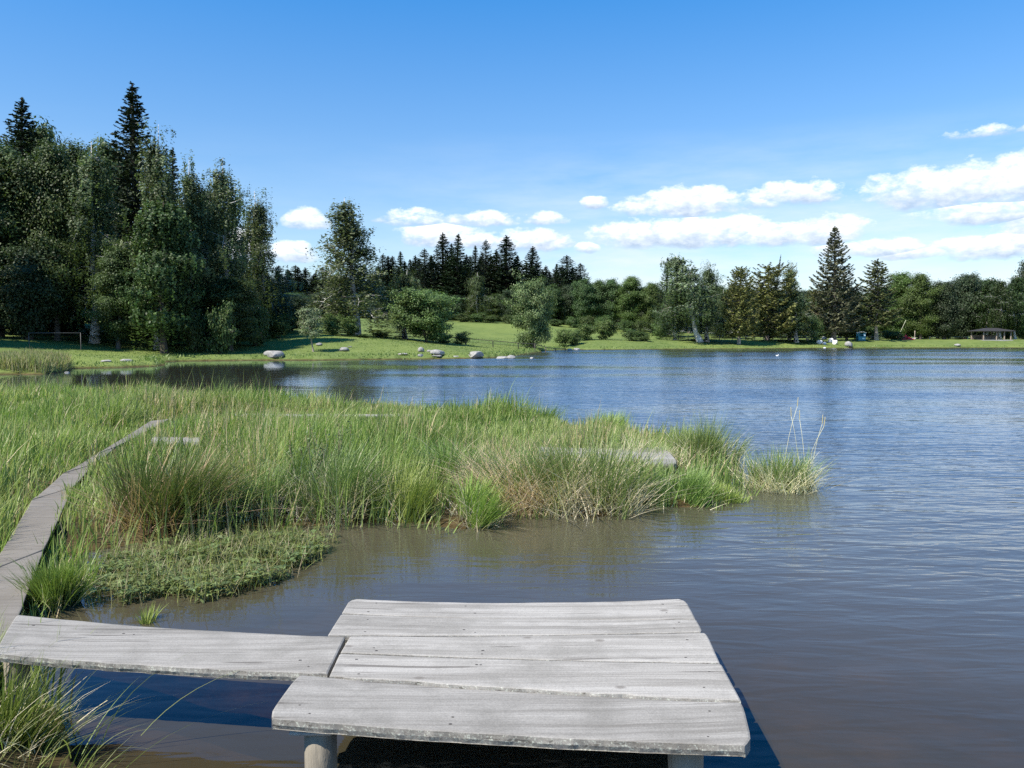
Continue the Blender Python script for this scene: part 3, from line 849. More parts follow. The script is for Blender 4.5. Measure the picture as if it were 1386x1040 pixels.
def pond_plants():
    r = np.random.default_rng(12); a = Acc()
    poly = np.array([P(x, y)[:2] for x, y in ((125, 765), (250, 738), (330, 731), (440, 722), (452, 738), (425, 760), (380, 785), (320, 806), (265, 818), (215, 806), (170, 822), (120, 818))])
    lo, hi = poly.min(0), poly.max(0)
    xy = r.uniform(lo, hi, (9000, 2))
    x, y = xy[:, 0:1], xy[:, 1:2]; pa, pb = poly, np.roll(poly, -1, 0)
    c = (pa[None, :, 1] > y) != (pb[None, :, 1] > y)
    xi = pa[None, :, 0] + (y - pa[None, :, 1]) / (pb[None, :, 1] - pa[None, :, 1] + 1e-12) * (pb - pa)[None, :, 0]
    xy = xy[((c & (x < xi)).sum(1) % 2) == 1]
    xy = xy[r.random(len(xy)) < .2 + .8 * ss(fbm(xy[:, 0] * 2.6 + 4, xy[:, 1] * 2.6, 3), .44, .56)][:1250]
    for p in xy:
        k = r.integers(4, 7); z = r.uniform(.012, .11)
        an = r.uniform(0, 6.28) + np.arange(k) * r.uniform(.6, 1.1)
        L = r.uniform(.045, .085)
        dv = np.stack([np.cos(an), np.sin(an), np.full(k, r.uniform(-.1, .5))], 1)
        cc = np.array([p[0], p[1], z]) + dv * L * .55
        col = np.array([.105, .16, .055]) * r.uniform(.7, 1.6) + np.array([.05, .02, .0]) * r.random()
        leaf_quads(a, cc, np.full(k, L), (0, 0, 3.), np.tile(col, (k, 1)), r, .33, dv)
    m = 3600
    i = r.integers(0, len(xy), m); b = np.hstack([xy[i] + r.normal(0, .05, (m, 2)), np.full((m, 1), -.02)])
    kk = r.random((m, 1))
    blades(a, b, r.uniform(.06, .30, m), .0055, r.uniform(0, 6.28, m), np.abs(r.normal(.2, .3, m)), np.abs(r.normal(.2, .3, m)), (LIME * .8 * kk + ST * .6 * (1 - kk)), r)
    kind(a.build('pond_plants', M_RUSH), 'stuff')


pond_plants()

# leafy herb in the marsh
hb = P(430, 690); hb = np.array([hb[0], hb[1] + .3, .1])
herb = thing('willow_herb', 'grey-green leafy shrublet rising among dead stalks in the marsh', 'plant', hb)
a, b_ = Acc(), Acc(); r = np.random.default_rng(4)
for k in range(26):
    an = r.uniform(0, 6.28); rr = r.uniform(0, .34); H = r.uniform(.55, .98); l = r.normal(0, .12, 2)
    tt = np.linspace(0, 1, 7)
    pts = np.stack([rr * np.cos(an) + l[0] * tt, rr * np.sin(an) + l[1] * tt, tt * H - .1], 1)
    tube(a, pts, .004, 5, (.16, .14, .08))
    u = r.uniform(.25, 1, 34); cc = np.stack([np.interp(u, tt, pts[:, j]) for j in range(3)], 1) + r.normal(0, .022, (34, 3))
    leaf_quads(b_, cc, r.uniform(.03, .055, 34), (0, 0, .8), np.array([.16, .22, .10]) * r.uniform(.8, 1.3, (34, 1)), r, .45)
a.build('stems', M_BARK, herb); b_.build('leaves', M_LEAF, herb)


# ------------------------------------------------------------------ trees
def wander(r, H, lean, n=9, amp=.012):
    z = np.linspace(0, 1, n)
    x = np.cumsum(r.normal(0, amp, n)) * H * .6; y = np.cumsum(r.normal(0, amp, n)) * H * .6
    return np.stack([x - x[0] + lean[0] * z * H, y - y[0] + lean[1] * z * H, z * H], 1)


def ip(path, t):
    i = t * (len(path) - 1); k = np.minimum(np.floor(i).astype(int), len(path) - 2); f = (i - k)[..., None] if np.ndim(i) else i - k
    return path[k] * (1 - f) + path[k + 1] * f


def broadleaf(name, seed, H, Rc, cb, nl, nleaf, ls, col, weep=0., lean=(0, 0), bark=None, tr=.02, sg=.55, prof=None, up=.5, col2=None, barkcol=(.09, .075, .06), multi=1, gap=.0):
    r = np.random.default_rng(seed)
    t = thing(name, '', 'tree')
    wd, cr = Acc(), Acc()
    anchors = []
    for mstem in range(multi):
        ln = np.array(lean) + (r.normal(0, .12, 2) if multi > 1 else 0)
        HH = H * (1 if mstem == 0 else r.uniform(.75, .95))
        path = wander(r, HH * .9, ln)
        tt = np.linspace(0, 1, len(path))
        tube(wd, path, H * tr * (1.25 * (1 - tt) ** .9 * (1 + .5 * np.exp(-tt * 25)) + .06) / multi ** .4, 9, barkcol)
        for v in np.linspace(.8, 1.0, 12):
            anchors.append(np.append(ip(path, min(v, .999)) + r.normal(0, .4, 3) * np.array([1, 1, .6]) + np.array([0, 0, max(0, v - 1) * HH]), .8))
        for k in range(nl // multi):
            f = (k + r.random()) / (nl // multi); ht = cb + (.98 - cb) * f
            pr = prof(f) if prof else np.sqrt(max(.02, 1 - (2 * f ** .85 - 1) ** 2)) * .95 + .08
            L = Rc * pr * r.uniform(.5, 1.05)
            az = k * 2.4 + r.normal(0, .5); el = up * (.5 + f) + r.normal(0, .18)
            s0 = ip(path, ht * .96)
            u = np.linspace(0, 1, 6)
            dz = np.sin(el) * u * L - weep * .35 * L * u ** 2.2
            dr = np.cos(el) * u * L * (1 - .1 * u)
            wob = np.cumsum(r.normal(0, .03 * L, (6, 3)), 0); wob[0] = 0
            lp = s0 + np.stack([np.cos(az) * dr, np.sin(az) * dr, dz], 1) + wob
            tube(wd, lp, max(.02, H * tr * .32 * (1 - f * .6)) * (1.1 - u), 5, barkcol, cap=False)
            for v in np.linspace(.35, 1, max(3, int(L / .8))):
                anchors.append(np.append(ip(lp, v), .7 + .5 * v))
            for _ in range(3 + int(L / 1.2)):
                v = r.uniform(.3, .95); q0 = ip(lp, v)
                a2 = az + r.normal(0, 1.1); l2 = L * r.uniform(.2, .42)
                q1 = q0 + np.array([np.cos(a2) * l2, np.sin(a2) * l2, l2 * r.uniform(-.15, .6)])
                tube(wd, [q0, (q0 + q1) / 2 + r.normal(0, .05, 3), q1], [.035, .025, .01], 4, barkcol, cap=False)
                anchors += [np.append((q0 + q1) / 2, .9), np.append(q1, 1.)]
    A = np.array(anchors)
    keep = r.random(len(A)) > gap
    A = A[keep]
    cv = r.uniform(.6, 1.35, len(A)); hv = r.random(len(A))
    i = r.integers(0, len(A), nleaf)
    c = A[i, :3].copy()
    g = r.normal(0, 1, (nleaf, 3)) * np.array([sg, sg, sg * .6])
    if weep:
        strand = r.integers(0, 7, nleaf); sv = np.random.default_rng(seed + 1).normal(0, sg, (len(A), 7, 2)); sl = np.random.default_rng(seed + 2).exponential(weep * 1.1, (len(A), 7))
        dn = r.random(nleaf)
        c[:, :2] += sv[i, strand] + r.normal(0, .07, (nleaf, 2)); cv_s = np.random.default_rng(seed + 3).uniform(.7, 1.3, (len(A), 7))[i, strand]
        c[:, 2] += -dn * sl[i, strand] + r.normal(0, .15, nleaf)
    else:
        c += g
    if not weep: cv_s = np.ones(nleaf)
    lo = H * max(.02, cb - .22) * (0 if cb < .12 else 1)
    c[:, 2] = np.maximum(c[:, 2], lo + r.random(nleaf) * .4)
    c2_ = np.asarray(col2 if col2 is not None else np.asarray(col) * np.array([1.35, 1.3, 1.1]))
    cc = (np.asarray(col) * (1 - hv[i, None]) + c2_ * hv[i, None]) * (cv[i] * cv_s)[:, None] * r.uniform(.88, 1.12, (nleaf, 1))
    ctr = np.array([lean[0] * H * .6, lean[1] * H * .6, H * (cb + .45 * (1 - cb))])
    leaf_quads(cr, c, ls * r.uniform(.6, 1.35, nleaf), (c - A[i, :3]) / sg * .5 + (c - ctr) / Rc * .8 + np.array([0, 0, .7]), cc, r, .62)
    wd.build('trunk', bark or M_BARK, t); cr.build('crown', M_LEAF, t)
    t['h0'] = H; t['r0'] = Rc
    return t


def spruce(name, seed, H, Rc, cb, col, dens=1., droop=.25, dead=0., tipup=.25, step=.5, asym=0., barkcol=(.10, .08, .065), flat=False, sz=.55, power=.85):
    r = np.random.default_rng(seed)
    t = thing(name, '', 'tree')
    wd, cr = Acc(), Acc()
    path = wander(r, H, (0, 0), 8, .004); tt = np.linspace(0, 1, 8)
    tube(wd, path, H * .013 * (1.15 - tt) * (1 + .5 * np.exp(-tt * 30)), 9, barkcol)
    C, S, D, K, NB = [], [], [], [], []
    z = cb * H
    while z < H * .985:
        f = (z / H - cb) / (1 - cb)
        nb = r.integers(5, 8)
        a0 = r.uniform(0, 6.28)
        for k in range(nb):
            az = a0 + k * 6.28 / nb + r.normal(0, .25)
            L = Rc * ((1 - f) ** power * (1 - .25 * np.exp(-f * 9)) + .02) * r.uniform(.72, 1.14) * (1 + asym * np.cos(az))
            if r.random() < dead: continue
            zz = z + r.normal(0, .12); u = np.linspace(0, 1, 6)
            el = .45 * f ** 1.5 - .12
            pz = zz + L * (np.tan(el) * u * .7 - droop * np.sin(u * 2.4) * (1 - .7 * f) + tipup * u ** 3 * .8)
            ctr = ip(path, min(.999, zz / H))
            bp = np.stack([ctr[0] + np.cos(az) * L * u, ctr[1] + np.sin(az) * L * u, pz], 1)
            tube(wd, bp, (.012 + .009 * L) * (1.08 - u), 4, barkcol, cap=False)
            n = int((L * 13 + 5) * dens)
            v = r.random(n) ** .75; v[:3] = [1, .98, .94] if n > 3 else v[:3]
            p = np.stack([np.interp(v, u, bp[:, j]) for j in range(3)], 1)
            side = r.choice([-1, 1], n); spread = (1 - v) ** .6 * L * .28 + .05
            tang = np.array([np.cos(az), np.sin(az), 0]); perp = np.array([-np.sin(az), np.cos(az), 0])
            off = side * spread * r.random(n) ** .6
            p = p + perp * off[:, None]
            p[:, 2] -= np.abs(off) * .35 + r.random(n) * .18 * (1 - f)
            dv = tang * .7 + perp * (side * .7)[:, None] + np.array([0, 0, -.25]) * (1 - f) + np.array([0, 0, .25]) * (v > .85)[:, None]
            C.append(p); D.append(dv); S.append(sz * r.uniform(.6, 1.25, n) * (.55 + .45 * (1 - f))); K.append(np.full(n, r.uniform(.75, 1.25)))
        z += step * r.uniform(.75, 1.25) * (.55 + .6 * (1 - f))
    # leader
    n = 26; v = r.random(n)
    C.append(np.stack([r.normal(0, .06, n), r.normal(0, .06, n), H * (.955 + .05 * v)], 1) + ip(path, .99) * np.array([1, 1, 0])); D.append(np.tile([0, 0, 1.], (n, 1)) + r.normal(0, .5, (n, 3)))
    S.append(np.full(n, sz * .55)); K.append(np.ones(n))
    C, D, S, K = np.concatenate(C), np.concatenate(D), np.concatenate(S), np.concatenate(K)
    m = len(C)
    cc = np.asarray(col) * (K * r.uniform(.7, 1.3, m))[:, None] * np.array([1, 1, 1])
    leaf_quads(cr, C, S, (0, 0, 1.1), cc, r, .42, D)
    wd.build('trunk', M_BARK, t); cr.build('crown', M_NEEDLE, t)
    t['h0'] = H; t['r0'] = Rc
    return t


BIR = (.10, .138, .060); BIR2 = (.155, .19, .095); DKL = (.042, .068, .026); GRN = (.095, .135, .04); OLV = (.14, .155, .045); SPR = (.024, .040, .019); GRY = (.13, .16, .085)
egg = lambda f: (.6 + .5 * min(1, f * 3)) * (1 - f) ** .45 + .22
PR = {
    'birch_a': lambda: broadleaf('birch_tree', 1, 20, 3.5, .20, 28, 38000, .19, BIR, 3.4, bark=M_BIRCH, tr=.011, sg=.42, col2=BIR2, up=.75, prof=egg),
    'birch_e': lambda: broadleaf('birch_tree', 41, 20, 4.2, .13, 40, 26000, .21, (.12, .155, .075), 2.4, bark=M_BIRCH, tr=.010, sg=.36, col2=(.19, .22, .12), up=.95, lean=(-.03, 0), prof=lambda f: ((1 - f) ** .55 + .12) * (.72 + .4 * abs(math.sin(7 * f + .6)))),
    'birch_b': lambda: broadleaf('birch_tree', 2, 20, 2.8, .18, 24, 32000, .19, BIR, 3.4, bark=M_BIRCH, tr=.010, sg=.4, col2=BIR2, up=.8, lean=(.02, 0), prof=egg),
    'birch_c': lambda: broadleaf('birch_tree', 3, 20, 4.2, .26, 28, 22000, .25, GRY, 2.4, bark=M_BIRCH, tr=.012, sg=.45, col2=BIR2, up=.85, lean=(-.13, 0), gap=.15),
    'birch_d': lambda: broadleaf('birch_tree', 14, 20, 4.6, .18, 40, 22000, .30, DKL, 1.6, bark=M_BIRCH, tr=.010, sg=.5, up=.75, lean=(.04, 0)),  # crown darkened in colour to stand in for cloud shadow over the right shore
    'leaf_a': lambda: broadleaf('broadleaf_tree', 4, 18, 4.6, .12, 40, 40000, .25, DKL, tr=.012, sg=.62, col2=GRN, barkcol=(.10, .09, .075)),
    'leaf_b': lambda: broadleaf('broadleaf_tree', 5, 16, 4.6, .10, 40, 40000, .25, GRN, tr=.012, sg=.6, col2=(.085, .14, .03)),
    'leaf_c': lambda: broadleaf('broadleaf_tree', 6, 17, 5.0, .20, 48, 22000, .36, (.06, .10, .035), sg=.65, col2=(.085, .13, .045), barkcol=(.2, .17, .14)),
    'leaf_d': lambda: broadleaf('broadleaf_tree', 16, 17, 6.0, .06, 60, 26000, .40, (.038, .056, .026), sg=.75, col2=(.052, .074, .033)),  # dark leaf colour; on the right shore it stands in for cloud shadow
    'leaf_e': lambda: broadleaf('broadleaf_tree', 34, 18, 4.6, .14, 38, 34000, .28, (.06, .095, .035), 1.2, tr=.012, sg=.5, col2=(.085, .12, .04), up=.8, prof=egg),
    'round': lambda: broadleaf('willow_tree', 7, 10, 5.2, .03, 60, 34000, .24, (.105, .15, .055), sg=.42, col2=(.16, .21, .085), up=.55, multi=3, tr=.016),
    'bushtree': lambda: broadleaf('bush_tree', 8, 7.5, 4.3, .05, 54, 26000, .22, (.095, .145, .045), sg=.38, col2=(.14, .195, .065), multi=4, tr=.014, up=.6),
    'shrub': lambda: broadleaf('shrub', 9, 2.4, 1.7, .0, 34, 5000, .17, (.08, .125, .032), sg=.22, col2=(.12, .17, .045), multi=4, tr=.012, up=.7),
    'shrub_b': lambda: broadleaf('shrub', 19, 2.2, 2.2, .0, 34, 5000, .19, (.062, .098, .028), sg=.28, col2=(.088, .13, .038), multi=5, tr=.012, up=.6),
    'sapling': lambda: broadleaf('sapling_tree', 10, 4.6, 1.8, .36, 30, 4200, .16, (.13, .16, .08), sg=.25, col2=(.19, .22, .12), lean=(-.13, 0), tr=.014, barkcol=(.25, .22, .18)),
    'spruce_a': lambda: spruce('spruce_tree', 21, 26, 4.2, .05, SPR, 1.5, .25),
    'spruce_b': lambda: spruce('spruce_tree', 22, 26, 3.6, .04, (.024, .042, .018), 1.15, .3, power=.95),
    'spruce_c': lambda: spruce('spruce_tree', 23, 26, 4.6, .06, SPR, 1.2, .2, dead=.12, power=.7, asym=.12),
    'spruce_open': lambda: spruce('spruce_tree', 24, 25, 6.0, .13, (.11, .115, .065), 1.4, .30, step=.8, tipup=.42, barkcol=(.22, .18, .14), sz=.8, power=.82),
    'spruce_mid': lambda: spruce('spruce_tree', 25, 17, 4.4, .26, (.10, .12, .045), 1.4, .35, step=.6, tipup=.2, barkcol=(.30, .26, .21), sz=.7, power=.62, asym=.1),
    'olive': lambda: spruce('conifer_tree', 26, 15, 3.6, .16, OLV, 1.7, .3, step=.5, tipup=.5, barkcol=(.28, .25, .2), sz=.62, power=.42),
    'olive_b': lambda: spruce('conifer_tree', 27, 16, 5.2, .14, (.135, .15, .045), 1.5, .35, step=.62, tipup=.5, barkcol=(.2, .17, .14), sz=.75, power=.36, dead=.12, asym=.15),
}
_made = {}


def back(px, d):
    return d + (float(np.interp(px, [890, 1000, 1100, 1200, 1400], [8, 12, 20, 24, 16])) if px > 890 and 155 < d < 212 else 0)


FW = 'spruces of the far wood behind the meadow'


def tree(proto, px, d, ytop, wpx, label, group=None, rot=None, name=None, zoff=0., lean=None):
    if proto in _made: t = dup(_made[proto])
    else: t = _made[proto] = PR[proto]()
    base = PD(px, 460, d); x, y = base[0], base[1]
    z = gz(x, y) - .05 + zoff
    if group == FW: wpx *= 2.1
    H = PD(px, ytop, d)[2] - z
    if px > 890 and 155 < d < 212: d = back(px, d); base = PD(px, 460, d); x, y = base[0], base[1]; z = gz(x, y) - .05 + zoff; H = PD(px, ytop, d)[2] - z
    nm = t.name.split('.')[0]
    s = wpx / F * d / 2 / t['r0'] * dict(spruce_tree=1., conifer_tree=1., birch_tree=1.02).get(nm, .85)
    if nm in ('birch_tree', 'broadleaf_tree'): H /= .94
    t.location = (x, y, z); t.scale = (s, s, H / t['h0'])
    t.rotation_euler = (0, 0, rng.uniform(0, 6.28) if rot is None else rot)
    if lean: t.rotation_euler[1] = lean
    t['label'] = label
    t['category'] = 'shrub' if t.name.startswith('shrub') else 'tree'
    for k in ('group',):
        if k in t.keys(): del t[k]
    if group: t['group'] = group
    return t


LW = 'trees of the tall left wood'
FW = 'spruces of the far wood behind the meadow'
RW = 'trees of the right shore'
tree('spruce_a', 38, 86, 133, 165, 'ragged broad-topped spruce near the left end of the tall left wood', LW)
tree('spruce_a', 187, 88, 112, 165, 'tallest spruce, sharp tip standing above everything in the left wood', LW)
tree('leaf_a', 0, 78, 185, 170, 'dark leafy tree at the very left end of the wood, left of the ragged spruce', LW)
tree('leaf_a', 78, 78, 186, 120, 'dark leafy tree below and right of the ragged-topped spruce', LW)
tree('birch_a', 128, 79, 180, 120, 'silvery birch with white lower trunk between the two left spruces', LW, 0)
tree('birch_b', 214, 78, 154, 95, 'slim drooping birch pressed against the right flank of the tallest spruce', LW, .4)
tree('leaf_e', 222, 75, 262, 150, 'slightly lighter broad-leaved tree in the middle of the tall left wood, leaves hanging low', LW)
tree('birch_b', 262, 82, 200, 80, 'narrow birch with an arching tip, between the slim drooping birch and the full one', LW, 2.1)
tree('birch_a', 308, 83, 203, 100, 'full grey-green birch forming the right shoulder of the left wood', LW, 2.8)
tree('birch_b', 354, 92, 250, 84, 'birch at the right end of the wood with sky showing beside it', LW, 3.6)
tree('leaf_a', 312, 80, 372, 100, 'low dark tree under the two rightmost birches of the left wood', LW)
tree('leaf_a', 160, 76, 330, 90, 'dark low tree right of the white birch trunk in left wood', LW)
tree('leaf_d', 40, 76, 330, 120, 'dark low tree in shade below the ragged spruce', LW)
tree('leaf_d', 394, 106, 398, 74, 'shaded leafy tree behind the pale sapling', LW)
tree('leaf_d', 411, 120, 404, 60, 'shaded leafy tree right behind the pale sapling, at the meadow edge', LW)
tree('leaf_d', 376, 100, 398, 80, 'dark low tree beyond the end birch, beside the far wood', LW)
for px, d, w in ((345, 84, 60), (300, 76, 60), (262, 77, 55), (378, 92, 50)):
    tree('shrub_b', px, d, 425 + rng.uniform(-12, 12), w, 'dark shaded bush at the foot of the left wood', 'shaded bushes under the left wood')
for px, d, yt, w, p in ((-30, 95, 210, 120, 'leaf_a'), (60, 98, 240, 110, 'spruce_a'), (110, 100, 185, 130, 'leaf_a'), (160, 97, 190, 110, 'leaf_c'), (55, 92, 165, 110, 'leaf_c'), (240, 97, 200, 90, 'spruce_b'), (285, 96, 262, 90, 'leaf_c'), (155, 102, 225, 100, 'leaf_d'), (235, 100, 250, 110, 'spruce_a'),
                        (285, 100, 255, 90, 'leaf_d'), (330, 104, 320, 90, 'spruce_b'), (15, 92, 300, 120, 'leaf_d'), (95, 90, 330, 110, 'leaf_d'), (180, 92, 330, 110, 'leaf_d'), (250, 92, 330, 110, 'leaf_d'), (310, 96, 350, 90, 'leaf_d')):
    tree(p, px, d, yt, w, 'dark tree packed inside the left wood behind its front row', 'hidden trees inside the left wood')
for px, d, yt, w, p in ((-120, 66, 120, 170, 'leaf_a'), (-235, 62, 90, 190, 'leaf_a'), (-60, 74, 170, 130, 'spruce_a'), (-330, 58, 80, 200, 'leaf_b')):
    tree(p, px, d, yt, w, 'tall tree continuing the left wood beyond its visible end', 'outer trees of the left wood')

# meadow trees
tree('birch_e', 482, 108, 262, 165, 'large drooping birch standing alone in front of the far wood', None, 1.2)
tree('birch_b', 548, 114, 360, 62, 'small pale birch rising behind the round bush tree', None, .7)
tree('bushtree', 577, 108, 390, 122, 'round dense bush tree by the fence at the meadow foot', None, .3)
tree('round', 722, 128, 372, 92, 'broad grey-green willow at the water where the shore bends', None, .9)
tree('sapling', 424, 80, 413, 54, 'small pale sapling with leaning stem on the left lawn', None, 0)
ms = 'shrubs along the meadow edge'
tree('shrub', 450, 100, 428, 36, 'bright bush left of the dark one, right of the pale sapling', ms)
tree('shrub', 474, 101, 432, 36, 'darker bush directly below the lone drooping birch', ms)
tree('shrub', 792, 166, 441, 42, 'left one of a pair of bushes at the meadow right of the willow', ms)
tree('shrub', 820, 168, 436, 46, 'right, taller one of a pair of bushes at the meadow right of the willow', ms)
tree('shrub_b', 855, 168, 449, 40, 'low flat bush between the bush pair and the single dark bush', ms)
tree('shrub', 893, 172, 440, 28, 'single dark bush at the meadow end, left of the leaning birch', ms)
tree('shrub', 762, 158, 448, 34, 'low bush touching the right side of the willow', ms)

for px, d, w in ((515, 108, 40), (600, 112, 34), (625, 113, 30), (778, 160, 26), (870, 168, 26), (430, 98, 40), (465, 97, 40), (490, 100, 34)):
    tree('shrub_b', px, d, 453 + rng.uniform(-2, 2), w * 1.2, 'low dark bramble mound along the fence at the meadow foot', 'brambles along the meadow fence')

# far wood
for px, yt, w, p in ((350, 350, 40, 'spruce_a'), (366, 366, 36, 'spruce_b'), (380, 360, 34, 'spruce_c'), (394, 368, 36, 'spruce_a'), (408, 362, 34, 'spruce_b'), (425, 372, 40, 'spruce_a'), (442, 366, 40, 'spruce_c'), (460, 372, 40, 'spruce_a'), (490, 370, 40, 'spruce_b'),
                     (512, 364, 36, 'spruce_a'), (526, 366, 30, 'spruce_b'), (553, 352, 34, 'spruce_b'), (563, 346, 30, 'spruce_a'), (587, 346, 30, 'spruce_b'), (610, 330, 30, 'spruce_b'), (631, 345, 30, 'spruce_a'), (650, 342, 28, 'spruce_b'), (672, 338, 28, 'spruce_a'), (703, 346, 32, 'spruce_b'), (738, 360, 30, 'spruce_a'), (752, 358, 26, 'spruce_b'), (782, 372, 34, 'spruce_a')):
    tree(p, px, 248 + rng.uniform(0, 22), yt, w, 'dark spruce packed among others in the far wood behind the meadow', FW)
for px, yt, w, p, lab in ((540, 341, 30, 'spruce_b', 'leftmost spruce tip standing clear in the far wood, right of the lone birch'),
                          (574, 337, 32, 'spruce_c', 'spruce with a split-looking top, left of the twin tall spruces in the far wood'),
                          (600, 315, 40, 'spruce_a', 'left one of the twin tall spruces in the far wood'),
                          (620, 317, 38, 'spruce_b', 'right one of the twin tall spruces in the far wood'),
                          (641, 333, 28, 'spruce_b', 'thin spruce between the twin tall spruces and the broad one'),
                          (659, 325, 28, 'spruce_c', 'narrow spruce close left of the broad dark spruce in the far wood'),
                          (685, 319, 52, 'spruce_a', 'broadest dark spruce of the far wood, above the willow'),
                          (720, 334, 40, 'spruce_a', 'spruce standing apart right of the broadest far spruce'),
                          (765, 346, 44, 'spruce_c', 'last ragged spruce at the right end of the far spruces')):
    tree(p, px, 240 + rng.uniform(0, 10), yt, w, lab, FW)
for px in list(range(336, 510, 13)) + list(range(510, 790, 8)):
    tree(('spruce_a', 'spruce_b', 'spruce_c')[px % 3], px + rng.uniform(-3, 3), 275 + rng.uniform(0, 18), (366 if px < 510 else 352 if px < 700 else 362) + rng.uniform(-8, 10), 34, 'dark spruce packed among others in the far wood behind the meadow', FW)
tree('birch_a', 645, 222, 366, 44, 'pale conical birch before the dark far spruces, left of the willow', 'leafy trees of the far wood')
for k, (px, yt, w) in enumerate(((612, 400, 50), (670, 398, 50), (690, 392, 46), (745, 385, 44), (590, 398, 50), (550, 400, 50), (515, 402, 50), (480, 400, 50), (440, 396, 60), (400, 396, 60), (365, 396, 60))):
    tree(('leaf_d', 'leaf_c')[k % 2], px, 226 + rng.uniform(0, 10), yt, w, 'dark leafy tree at the foot of the far spruces', 'leafy trees of the far wood')
BW = 'leafy trees in the row right of the far spruces'
for px, yt, w, p, lab in ((788, 377, 44, 'leaf_c', 'first leafy tree of the row right of the last far spruce, bare trunk below'),
                          (808, 379, 40, 'leaf_c', 'second leafy tree of the row right of the far spruces, blue-green'),
                          (828, 377, 44, 'leaf_c', 'leafy tree with pale bare trunk in the middle of the far row'),
                          (852, 374, 60, 'leaf_b', 'broadest and brightest leafy tree of the far row, low branches'),
                          (882, 382, 44, 'leaf_b', 'right end tree of the far leafy row, beside the blue-green spruce')):
    tree(p, px, 222 + rng.uniform(0, 6), yt, w, lab, BW)
for px in range(600, 900, 22):
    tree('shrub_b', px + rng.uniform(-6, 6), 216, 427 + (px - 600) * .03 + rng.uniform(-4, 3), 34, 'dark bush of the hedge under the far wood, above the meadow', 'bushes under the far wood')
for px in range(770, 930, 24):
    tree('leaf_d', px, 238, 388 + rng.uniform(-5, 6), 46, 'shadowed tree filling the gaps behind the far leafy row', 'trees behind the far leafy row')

# right shore
tree('spruce_b', 901, 196, 349, 52, 'dark blue-green spruce rising left behind the leaning birch', RW)
tree('birch_c', 948, 164, 338, 92, 'leaning birch with bright white bent trunk by the rail fence', RW, 0)
tree('birch_b', 957, 166, 350, 56, 'straight-stemmed birch just right of the leaning white birch', RW, 1)
tree('birch_a', 914, 168, 376, 50, 'pale low birch on the left of the leaning white birch', RW, 4)
tree('birch_b', 980, 190, 388, 40, 'thin grey birch between the straight birch and first olive conifer', RW, 2)
tree('leaf_d', 975, 200, 415, 50, 'dark leafy tree in shade behind the thin grey birch', RW)
tree('olive', 1000, 164, 363, 62, 'first olive-green conifer, cone-shaped, with pale trunk by the fence', RW)
tree('olive_b', 1038, 172, 360, 98, 'wide ragged olive-green conifer beside the cone-shaped one', RW)
tree('spruce_b', 1040, 176, 345, 18, 'thin leaning dead-looking spire above the wide olive conifer', RW, lean=R(-7))
tree('birch_b', 1068, 174, 350, 40, 'thin-topped birch right of the wide olive conifer', RW, 5)
tree('birch_a', 1078, 168, 390, 66, 'low drooping birch in front, left of the big open spruce', RW, 3)
tree('spruce_open', 1128, 176, 307, 92, 'big open-branched spruce towering over the right shore', RW, .6)
tree('olive_b', 1146, 182, 384, 62, 'brown-green conifer right under the big open spruce', RW)
tree('olive', 1102, 184, 392, 44, 'brown-green conifer left under the big open spruce', RW)
tree('shrub', 1103, 168, 434, 26, 'young yellow-green bush left of the white boulders', RW)
tree('spruce_mid', 1186, 175, 351, 80, 'spruce with sunlit bare lower trunk beside the blue hut', RW, 2)
tree('leaf_b', 1215, 196, 368, 64, 'sunlit green leafy tree right behind the bare-trunked spruce', RW)
tree('leaf_b', 1246, 192, 370, 66, 'rounded grey-green leafy tree above the red tent', RW)
tree('leaf_d', 1278, 192, 380, 64, 'dark leafy tree right of the rounded grey-green one', RW)
tree('leaf_d', 1306, 204, 370, 64, 'dark leafy tree peaking left of the shelter', RW)
tree('birch_d', 1334, 200, 372, 56, 'dark birch with twisted pale stem behind the shelter roof', RW)
tree('birch_d', 1354, 190, 374, 48, 'dark birch with white curved trunk close behind the shelter', RW, 2)
tree('birch_d', 1374, 192, 368, 50, 'dark birch with leaning white trunk right of the shelter', RW, 0)
tree('leaf_d', 1392, 206, 352, 60, 'tall dark tree at the far right end of the shore', RW)
tree('leaf_d', 1420, 200, 362, 70, 'dark tree just beyond the right end of the shore', RW)
tree('shrub_b', 1207, 182, 450, 50, 'round low trimmed-looking bush left of the red tent', RW)
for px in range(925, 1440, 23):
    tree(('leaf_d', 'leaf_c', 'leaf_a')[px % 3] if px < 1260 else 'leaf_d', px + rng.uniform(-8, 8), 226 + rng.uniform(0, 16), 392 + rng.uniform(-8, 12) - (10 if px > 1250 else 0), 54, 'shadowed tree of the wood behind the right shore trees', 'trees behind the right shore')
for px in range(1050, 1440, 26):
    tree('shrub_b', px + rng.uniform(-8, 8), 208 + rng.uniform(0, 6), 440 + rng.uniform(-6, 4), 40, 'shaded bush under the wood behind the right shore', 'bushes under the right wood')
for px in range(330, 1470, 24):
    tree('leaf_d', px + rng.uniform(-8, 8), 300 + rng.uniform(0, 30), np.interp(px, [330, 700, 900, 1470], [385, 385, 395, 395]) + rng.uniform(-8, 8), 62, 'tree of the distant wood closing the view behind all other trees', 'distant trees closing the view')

for o in list(sc.objects):
    for k in ('h0', 'r0'):
        if k in o.keys(): del o[k]

# ------------------------------------------------------------------ boulders
_rock = {}


